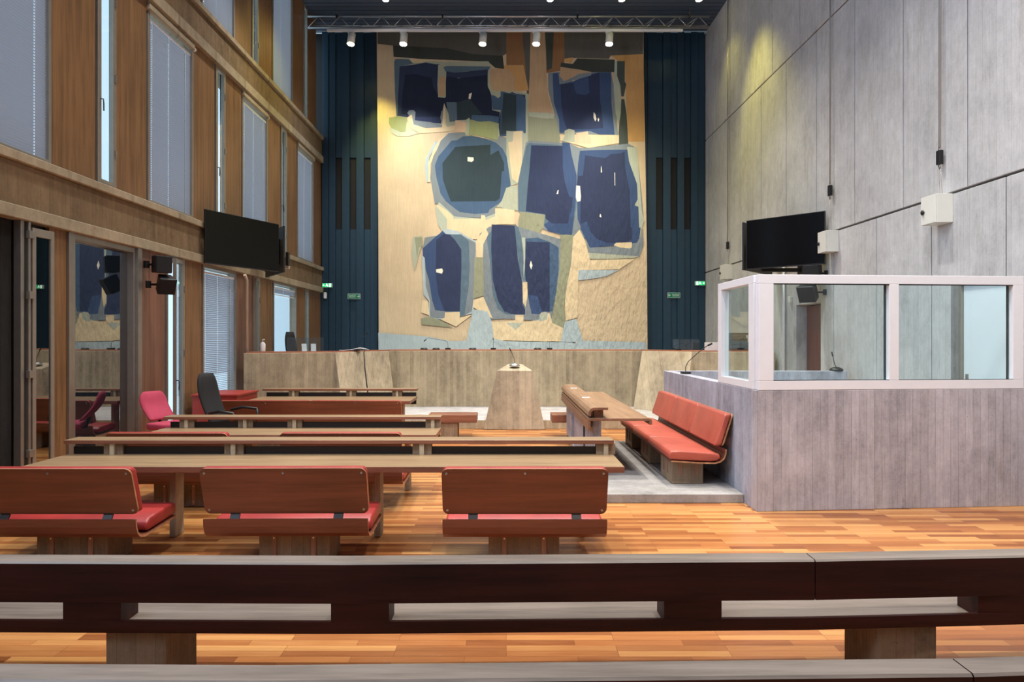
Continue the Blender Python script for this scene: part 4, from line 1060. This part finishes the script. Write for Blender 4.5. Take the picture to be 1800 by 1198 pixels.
SH = [
 # upper right column fields
 (r0, 'TG', [(662, 40), (896, 40), (892, 95), (846, 95), (780, 86), (690, 80), (663, 77)]),
 (r2, 'TB', [(0, -60), (620, -60), (610, 440), (415, 470), (235, 640), (0, 380)]),
 (r2, 'TG', [(180, -60), (260, -60), (250, 700), (215, 690), (200, 380), (170, 100)]),
 (r2, 'TC', [(258, -60), (410, -60), (420, 450), (440, 700), (500, 900), (230, 890), (245, 500)]),
 (r2, 'DK', [(405, 30), (500, 30), (480, 420), (430, 440)]),
 (r2, 'OR', [(-90, 385), (180, 385), (235, 650), (120, 660), (0, 640), (-90, 625)]),
 (r2, 'TG', [(610, -60), (1442, -60), (1442, 270), (1100, 285), (1080, 320), (740, 310), (612, 320)]),
 (r2, 'OR', [(1100, 285), (1442, 270), (1450, 600), (1480, 1190), (1280, 1190), (1265, 800), (1250, 400), (1160, 330)]),
 (r1, 'BG', [(215, 180), (780, 208), (1050, 268), (1370, 285), (1385, 425), (1290, 415), (1215, 350), (850, 335), (500, 320), (220, 298)]),
 (r1, 'TG', [(780, 208), (1120, 225), (1400, 270), (1370, 288), (1050, 270)]),
 # first pair of dark squares
 (r1, 'LG', [(222, 320), (380, 312), (700, 350), (1220, 345), (1260, 420), (1240, 520), (1290, 690), (1420, 640), (1500, 690), (1500, 1150), (1000, 1080), (700, 1040), (430, 1010), (250, 925), (230, 640)]),
 (r1, 'CR', [(385, 315), (700, 335), (560, 345), (520, 362), (420, 360)]),
 (r1, 'ST', [(228, 350), (245, 320), (380, 325), (430, 370), (300, 400), (275, 640), (265, 925), (250, 925), (235, 650)]),
 (r1, 'N', [(285, 400), (440, 380), (560, 358), (650, 375), (705, 378), (692, 500), (688, 730), (765, 735), (745, 800), (720, 1003), (560, 985), (440, 965), (360, 935), (262, 920), (272, 640)]),
 (r1, 'DN', [(345, 490), (440, 478), (620, 520), (640, 620), (690, 700), (765, 735), (740, 850), (715, 930), (450, 930), (300, 900), (318, 650)]),
 (r1, 'SL', [(365, 890), (385, 860), (430, 858), (452, 880), (445, 960), (440, 990), (400, 940)]),
 (r1, 'SL', [(430, 965), (600, 985), (760, 1020), (870, 985), (860, 1050), (700, 1070), (500, 1050), (430, 1020)]),
 (r1, 'DS', [(735, 410), (780, 395), (1240, 400), (1225, 440), (1000, 450), (850, 465), (770, 450), (740, 480)]),
 (r1, 'N', [(775, 450), (860, 465), (1215, 432), (1210, 530), (900, 520), (775, 560)]),
 (r1, 'DN', [(775, 500), (900, 525), (1212, 490), (1212, 600), (1250, 700), (1260, 860), (1340, 880), (1330, 1010), (1060, 960), (900, 965), (812, 985), (790, 880), (755, 790)]),
 (r1, 'DG', [(890, 780), (1020, 740), (1150, 900), (1060, 920), (1040, 960), (870, 960)]),
 (r1, 'DS', [(775, 775), (885, 775), (890, 960), (812, 985)]),
 (r1, 'MB', [(1045, 910), (1240, 915), (1330, 930), (1325, 1000), (1110, 980), (1040, 960)]),
 (r1, 'LG', [(690, 385), (735, 380), (770, 470), (770, 720), (760, 730), (690, 725), (682, 600)]),
 (r1, 'TC', [(700, 508), (765, 508), (760, 712), (695, 708)]),
 (r1, 'WH', [(1015, 690), (1045, 675), (1040, 705), (1030, 745), (1010, 740)]),
 (r1, 'LG', [(1215, 440), (1240, 420), (1380, 430), (1400, 660), (1330, 700), (1260, 690), (1215, 620)]),
 (r1, 'TC', [(1232, 450), (1250, 425), (1440, 430), (1500, 520), (1500, 670), (1380, 660), (1265, 655), (1240, 590)]),
 (r1, 'MB', [(1245, 700), (1290, 710), (1320, 735), (1380, 690), (1395, 700), (1385, 860), (1265, 855)]),
 (r1, 'N', [(1390, 700), (1440, 680), (1620, 700), (1625, 860), (1610, 1120), (1400, 1130), (1340, 1140), (1325, 1020), (1345, 880), (1385, 860)]),
 (r1, 'DG', [(1400, 700), (1470, 670), (1540, 700), (1545, 1080), (1440, 1100), (1400, 1060)]),
 # pieces below the pair
 (r1, 'GN', [(172, 938), (262, 925), (365, 942), (345, 1085), (300, 1090), (200, 1050), (170, 1000)]),
 (r1, 'VL', [(175, 1040), (300, 1092), (345, 1085), (370, 1040), (490, 1105), (380, 1135), (260, 1135), (200, 1100)]),
 (r1, 'CR', [(362, 940), (412, 905), (430, 1010), (560, 1050), (740, 1040), (860, 1020), (900, 1060), (800, 1085), (500, 1105), (400, 1050)]),
 (r1, 'SL', [(712, 940), (725, 870), (748, 862), (752, 940), (735, 1020)]),
 (r1, 'CR', [(730, 1040), (738, 930), (752, 790), (768, 880), (770, 1010), (790, 1045)]),
 (r1, 'LG', [(770, 1010), (778, 840), (800, 900), (812, 990), (880, 985), (870, 1020), (790, 1035)]),
 (r1, 'P', [(872, 965), (990, 990), (1000, 1100), (860, 1085)]),
 (r1, 'VL', [(985, 960), (1020, 940), (1030, 1080), (1000, 1130), (975, 1120)]),
 (r1, 'GN', [(1022, 955), (1110, 985), (1230, 975), (1330, 1000), (1318, 1180), (1240, 1160), (1100, 1125), (1010, 1120)]),
 # third dark square, upper right
 (r2, 'LG', [(0, 650), (110, 660), (235, 690), (225, 1190), (0, 1190), (150, 1120), (205, 1100), (200, 700), (165, 695)]),
 (r2, 'MB', [(-60, 660), (30, 680), (165, 700), (205, 740), (200, 1105), (95, 1100), (-60, 1135)]),
 (r2, 'DG', [(-30, 680), (105, 700), (105, 1090), (-60, 1120)]),
 (r2, 'GG', [(230, 890), (500, 920), (545, 940), (565, 1100), (560, 1360), (230, 1330), (225, 1100)]),
 (r2, 'LG', [(235, 880), (485, 890), (500, 945), (420, 950), (235, 925)]),
 (r2, 'BG', [(575, 360), (700, 375), (745, 315), (1140, 330), (1140, 460), (900, 460), (780, 435), (570, 405)]),
 (r2, 'OR', [(612, 320), (705, 305), (685, 365), (615, 350)]),
 (r2, 'SL', [(440, 470), (560, 455), (700, 560), (900, 460), (1100, 460), (1140, 640), (1180, 1180), (1100, 1120), (560, 1105), (500, 880), (440, 650)]),
 (r2, 'B', [(488, 475), (548, 470), (560, 590), (700, 560), (890, 480), (985, 462), (1105, 462), (1105, 780), (1140, 1118), (980, 1118), (880, 1080), (560, 1100), (555, 960), (500, 780), (490, 600)]),
 (r2, 'N', [(570, 590), (720, 575), (870, 500), (980, 465), (985, 750), (1000, 850), (1020, 1050), (860, 1060), (640, 1060), (600, 960), (580, 800)]),
 (r2, 'B', [(710, 580), (865, 505), (875, 680), (830, 700), (740, 690), (715, 640)]),
 (r2, 'SL', [(545, 480), (570, 570), (700, 550), (890, 495), (900, 470), (760, 470), (600, 550)]),
 (r2, 'TC', [(570, 405), (790, 440), (900, 462), (760, 480), (690, 520), (610, 555), (560, 500)]),
 (r2, 'WH', [(918, 880), (938, 905), (948, 955), (935, 980), (918, 940)]),
 (r2, 'WH', [(965, 940), (978, 955), (970, 985), (960, 965)]),
 (r2, 'VL', [(1140, 340), (1165, 345), (1165, 520), (1195, 590), (1205, 900), (1190, 1010), (1150, 900), (1130, 640)]),
 (r2, 'DK', [(1165, 345), (1245, 345), (1245, 560), (1262, 590), (1235, 715), (1210, 715), (1200, 600), (1165, 500)]),
 (r2, 'DK', [(1210, 745), (1240, 745), (1265, 900), (1282, 1200), (1280, 1360), (1180, 1360), (1180, 1100), (1190, 980), (1205, 880)]),
 # band under it
 (r4, 'CR', [(560, 105), (720, 100), (890, 100), (1185, 105), (1185, 190), (1000, 220), (860, 240), (720, 200), (570, 160)]),
 (r4, 'LG', [(612, 60), (660, 38), (718, 55), (720, 150), (720, 180), (580, 170), (612, 120)]),
 (r4, 'P', [(735, 85), (860, 65), (865, 110), (895, 130), (895, 195), (722, 195)]),
 # circle
 (r3, 'LB', [(570, 600), (550, 450), (560, 350), (660, 170), (700, 170), (600, 330), (585, 420), (592, 600)]),
 (r3, 'CR', [(590, 600), (585, 400), (640, 260), (700, 150), (850, 65), (720, 180), (640, 330), (612, 420), (606, 600)]),
 (r3, 'SL', [(720, 160), (800, 85), (970, 75), (980, 110), (1310, 160), (1330, 110), (1430, 140), (1430, 250), (1460, 640), (1390, 760), (1290, 870), (1290, 940), (1215, 1010), (1150, 975), (850, 965), (790, 905), (700, 820), (655, 830), (610, 560), (625, 380)]),
 (r3, 'MB', [(830, 165), (890, 158), (950, 120), (1040, 110), (1180, 140), (1300, 185), (1370, 250), (1430, 370), (1455, 530), (1450, 640), (1410, 680), (1380, 790), (1230, 890), (1215, 925), (1080, 935), (920, 915), (870, 880), (770, 800), (715, 720), (675, 560), (655, 430), (690, 330), (760, 250)]),
 (r3, 'DG', [(870, 230), (1000, 220), (1240, 207), (1240, 315), (1325, 265), (1385, 400), (1385, 480), (1360, 490), (1340, 770), (1300, 800), (825, 805), (780, 690), (740, 570), (735, 400)]),
 (r3, 'WH', [(1000, 335), (1062, 340), (1065, 370), (1045, 388), (1000, 380)]),
 (r3, 'VL', [(660, 870), (700, 810), (800, 900), (860, 960), (1150, 985), (1290, 930), (1290, 1040), (1180, 1110), (1190, 1180), (780, 1180), (690, 1050)]),
 (r3, 'CR', [(670, 850), (690, 838), (780, 900), (850, 960), (850, 985), (1140, 985), (1145, 945), (1185, 950), (1190, 1000), (1290, 960), (1290, 875), (1480, 890), (1480, 1040), (1300, 1045), (1200, 1130), (1190, 1200), (1050, 1200), (890, 1110), (780, 1110), (785, 990)]),
 (r3, 'LG', [(1390, 760), (1405, 660), (1540, 640), (1545, 880), (1300, 865)]),
 # middle column cream bits
 (r4, 'LG', [(0, 60), (60, 65), (170, 60), (230, 160), (190, 420), (160, 600), (50, 640), (0, 300)]),
 (r4, 'CR', [(20, 180), (70, 170), (75, 70), (165, 60), (165, 400), (150, 600), (115, 605), (60, 560), (40, 400)]),
 (r4, 'LG', [(0, 660), (60, 640), (130, 650), (130, 900), (0, 890), (-70, 860)]),
 (r4, 'CR', [(-80, 870), (88, 895), (88, 1045), (-80, 1040)]),
 # middle square
 (r4, 'SL', [(205, 190), (235, 165), (660, 190), (770, 240), (860, 240), (1280, 195), (1370, 240), (1420, 700), (1445, 1000), (1410, 1190), (690, 1190), (400, 1100), (120, 900), (120, 610), (160, 420)]),
 (r4, 'DS', [(215, 215), (240, 188), (580, 212), (590, 180), (665, 190), (690, 330), (740, 530), (740, 780), (735, 870), (690, 1160), (620, 1150), (440, 1110), (395, 1050), (410, 940), (130, 905), (125, 620), (160, 420)]),
 (r4, 'B', [(590, 185), (665, 190), (690, 330), (740, 530), (735, 730), (690, 1150), (620, 1160), (440, 1115), (395, 1050), (600, 900)]),
 (r4, 'N', [(262, 212), (592, 222), (595, 450), (615, 600), (660, 750), (700, 760), (690, 870), (660, 960), (650, 1035), (480, 1035), (415, 985), (410, 940), (205, 905), (225, 650), (245, 450)]),
 (r4, 'WH', [(527, 725), (540, 685), (550, 682), (545, 725)]),
 (r4, 'GG', [(150, 910), (408, 945), (390, 1080), (310, 1185), (130, 1175), (128, 1000)]),
 # right square
 (r4, 'B', [(775, 270), (1000, 262), (1275, 258), (1290, 370), (1380, 640), (1380, 780), (1350, 850), (1395, 860), (1410, 1100), (1360, 1200), (830, 1200), (780, 1060), (750, 990), (740, 640), (755, 400)]),
 (r4, 'N', [(828, 318), (1040, 348), (1100, 305), (1190, 300), (1245, 280), (1250, 450), (1300, 700), (1310, 1140), (1300, 1200), (900, 1200), (850, 1010), (780, 1040), (780, 780), (745, 630), (755, 535), (805, 530)]),
 (r4, 'WH', [(998, 425), (1006, 495), (994, 500), (994, 450)]), (r4, 'WH', [(1137, 500), (1143, 500), (1144, 635), (1139, 635)]), (r4, 'WH', [(985, 935), (995, 940), (1000, 972), (980, 962)]),
 (r4, 'WH', [(735, 635), (775, 640), (785, 750), (780, 800), (745, 805), (730, 760)]),
 (r4, 'VL', [(1270, 230), (1375, 235), (1400, 560), (1425, 900), (1448, 1000), (1400, 1200), (1390, 860), (1350, 840), (1382, 780), (1375, 620), (1290, 380)]) ,
 (r6, 'SL', [(720, 0), (800, 190), (1030, 180), (1290, 100), (1310, 0), (1310, 170), (1275, 275), (1050, 260), (785, 240), (760, 120)]),
 (r6, 'B', [(705, 0), (1285, 0), (1275, 90), (1250, 145), (1050, 170), (800, 192), (760, 110)]),
 (r6, 'N', [(790, 0), (1205, 0), (1200, 110), (1150, 145), (960, 145), (870, 110), (810, 50)]),
 (r6, 'CR', [(1025, 170), (1050, 145), (1200, 140), (1200, 190), (1180, 200), (1090, 190)]),
 (r6, 'LG', [(785, 240), (1270, 275), (1220, 290), (1000, 300), (800, 300)]),
 (r6, 'CR', [(700, 20), (745, 110), (785, 240), (800, 310), (1230, 300), (1080, 400), (690, 405), (680, 860), (570, 890), (560, 700), (600, 400), (630, 100)]),
 (r6, 'LB', [(690, 405), (1080, 405), (960, 465), (820, 490), (685, 505)]),
 (r6, 'GG', [(520, 70), (570, 65), (640, 75), (620, 350), (570, 600), (555, 760), (565, 920), (545, 955), (460, 950), (435, 900), (470, 640), (500, 400)]),
 # bottom middle pair
 (r6, 'SL', [(-255, 60), (-160, -10), (110, -10), (345, 60), (520, 110), (510, 400), (470, 640), (430, 880), (300, 890), (0, 870), (-190, 880), (-230, 600)]),
 (r6, 'ST', [(-190, 80), (-100, -10), (90, 10), (110, 300), (150, 480), (180, 830), (0, 830), (-80, 780), (-130, 640), (-160, 300)]),
 (r6, 'N', [(-140, -30), (80, -20), (110, 300), (150, 520), (155, 740), (180, 780), (180, 830), (60, 830), (-20, 800), (-80, 700), (-130, 500), (-145, 200)]),
 (r6, 'DS', [(80, -40), (115, 0), (145, 90), (165, 300), (200, 500), (165, 510), (130, 400), (100, 200)]),
 (r6, 'MB', [(185, 105), (300, 95), (420, 140), (500, 190), (500, 400), (480, 600), (440, 800), (300, 830), (240, 820), (210, 600), (165, 440), (180, 300)]),
 (r6, 'N', [(190, 135), (415, 140), (415, 800), (340, 800), (300, 660), (205, 640), (180, 420)]),
 (r6, 'B', [(205, 640), (300, 660), (340, 800), (330, 825), (245, 825), (222, 740)]),
 (r6, 'VL', [(145, 95), (180, 95), (180, 300), (170, 500), (163, 440), (165, 250)]),
 (r6, 'CR', [(155, 525), (200, 520), (205, 640), (185, 760), (160, 720)]),
 (r6, 'WH', [(235, 315), (250, 360), (238, 402), (222, 360)]),
 (r6, 'CR', [(85, 835), (165, 835), (165, 900), (310, 885), (330, 815), (370, 805), (415, 820), (440, 910), (545, 960), (530, 1090), (-190, 1075), (-230, 905), (85, 890)]),
 (r6, 'VL', [(0, 910), (160, 910), (90, 978)]),
 (r6, 'VL', [(320, 830), (360, 808), (400, 815), (390, 880), (310, 900)]),
 # lower left oval
 (r5, 'LG', [(385, 90), (470, 75), (480, 150), (445, 250), (400, 420), (375, 250)]),
 (r5, 'GG', [(403, 95), (478, 90), (480, 180), (445, 190), (425, 300), (415, 190)]),
 (r5, 'LB', [(470, 290), (520, 90), (620, 75), (700, 10), (800, 30), (990, 130), (975, 600), (965, 820), (700, 880), (540, 870), (540, 700), (490, 640)]),
 (r5, 'SL', [(482, 200), (500, 95), (600, 80), (700, 60), (850, 70), (985, 145), (965, 700), (950, 800), (860, 850), (620, 870), (550, 850), (550, 700), (510, 560), (500, 300)]),
 (r5, 'B', [(480, 200), (600, 90), (640, 60), (670, 30), (700, 60), (740, 70), (700, 800), (600, 790), (570, 690), (540, 500), (510, 400), (500, 290), (482, 270)]),
 (r5, 'DS', [(700, 65), (850, 65), (920, 130), (930, 350), (920, 560), (880, 830), (840, 850), (690, 800)]),
 (r5, 'N', [(610, 120), (680, 60), (740, 68), (790, 120), (850, 210), (850, 400), (835, 800), (690, 800), (630, 640), (605, 440)]),
 (r5, 'WH', [(607, 400), (665, 390), (675, 412), (665, 440), (610, 428)]),
 (r5, 'CR', [(655, 880), (690, 860), (695, 810), (835, 805), (835, 860), (955, 830), (800, 945)]),
 (r5, 'GG', [(460, 870), (550, 850), (660, 890), (765, 955), (470, 925)]),
 (r5, 'CR', [(465, 810), (480, 690), (525, 700), (548, 840)]),
 (r5, 'GG', [(975, 290), (1060, 285), (1065, 650), (965, 680)]),
 (r5, 'CR', [(990, 130), (1080, 0), (1110, 60), (1060, 160), (1055, 285), (990, 285)]),
 (r5, 'CR', [(965, 690), (1060, 660), (1150, 870), (1060, 820), (960, 760)]),
 # foot of the hanging
 (r5, 'LB', [(50, 1005), (400, 1030), (520, 1040), (760, 1085), (900, 1080), (960, 780), (1100, 800), (1140, 900), (1160, 1060), (1290, 1090), (1290, 1200), (60, 1200)]),
 (r6, 'LB', [(-20, 1085), (520, 1095), (560, 900), (670, 870), (730, 1080), (1345, 1095), (1348, 1200), (-20, 1200)]),
]
tp = MB()
def hpt(x, y, d): 
    Y = YH; return ((x-890)/1200*Y, YH-d, H+(592-y)/1200*Y)
outl = [(662, 38), (1131, 38), (1131.5, 130), (1134, 250), (1137, 430), (1138.5, 640), (666, 640), (665, 400), (663, 150)]
tp.prism([(hpt(x, y, 0)[0], hpt(x, y, 0)[2]) for x, y in outl], 'y', YH, YH+.03, 'wool_S')
import mathutils
def inside(p, q): return min(max(p[0], 662.5), 1137.5)
for i, (fn, c, pts) in enumerate(SH):
    P_ = [fn(*p) for p in pts]
    P_ = [(min(max(x, 663.5 if y < 300 else 665), 1130.5 if y < 130 else (1133 if y < 300 else 1136)), min(max(y, 38), 640)) for x, y in P_]
    d = .00022*(i+1)
    tp.add([hpt(x, y, d) for x, y in P_], [list(range(len(P_)))], 'wool_'+c)
me_o = tp.build('wall_hanging')
tag(me_o, 'huge woven wall hanging with dark blue shapes on sand-coloured wool covering the back wall', 'wall hanging')
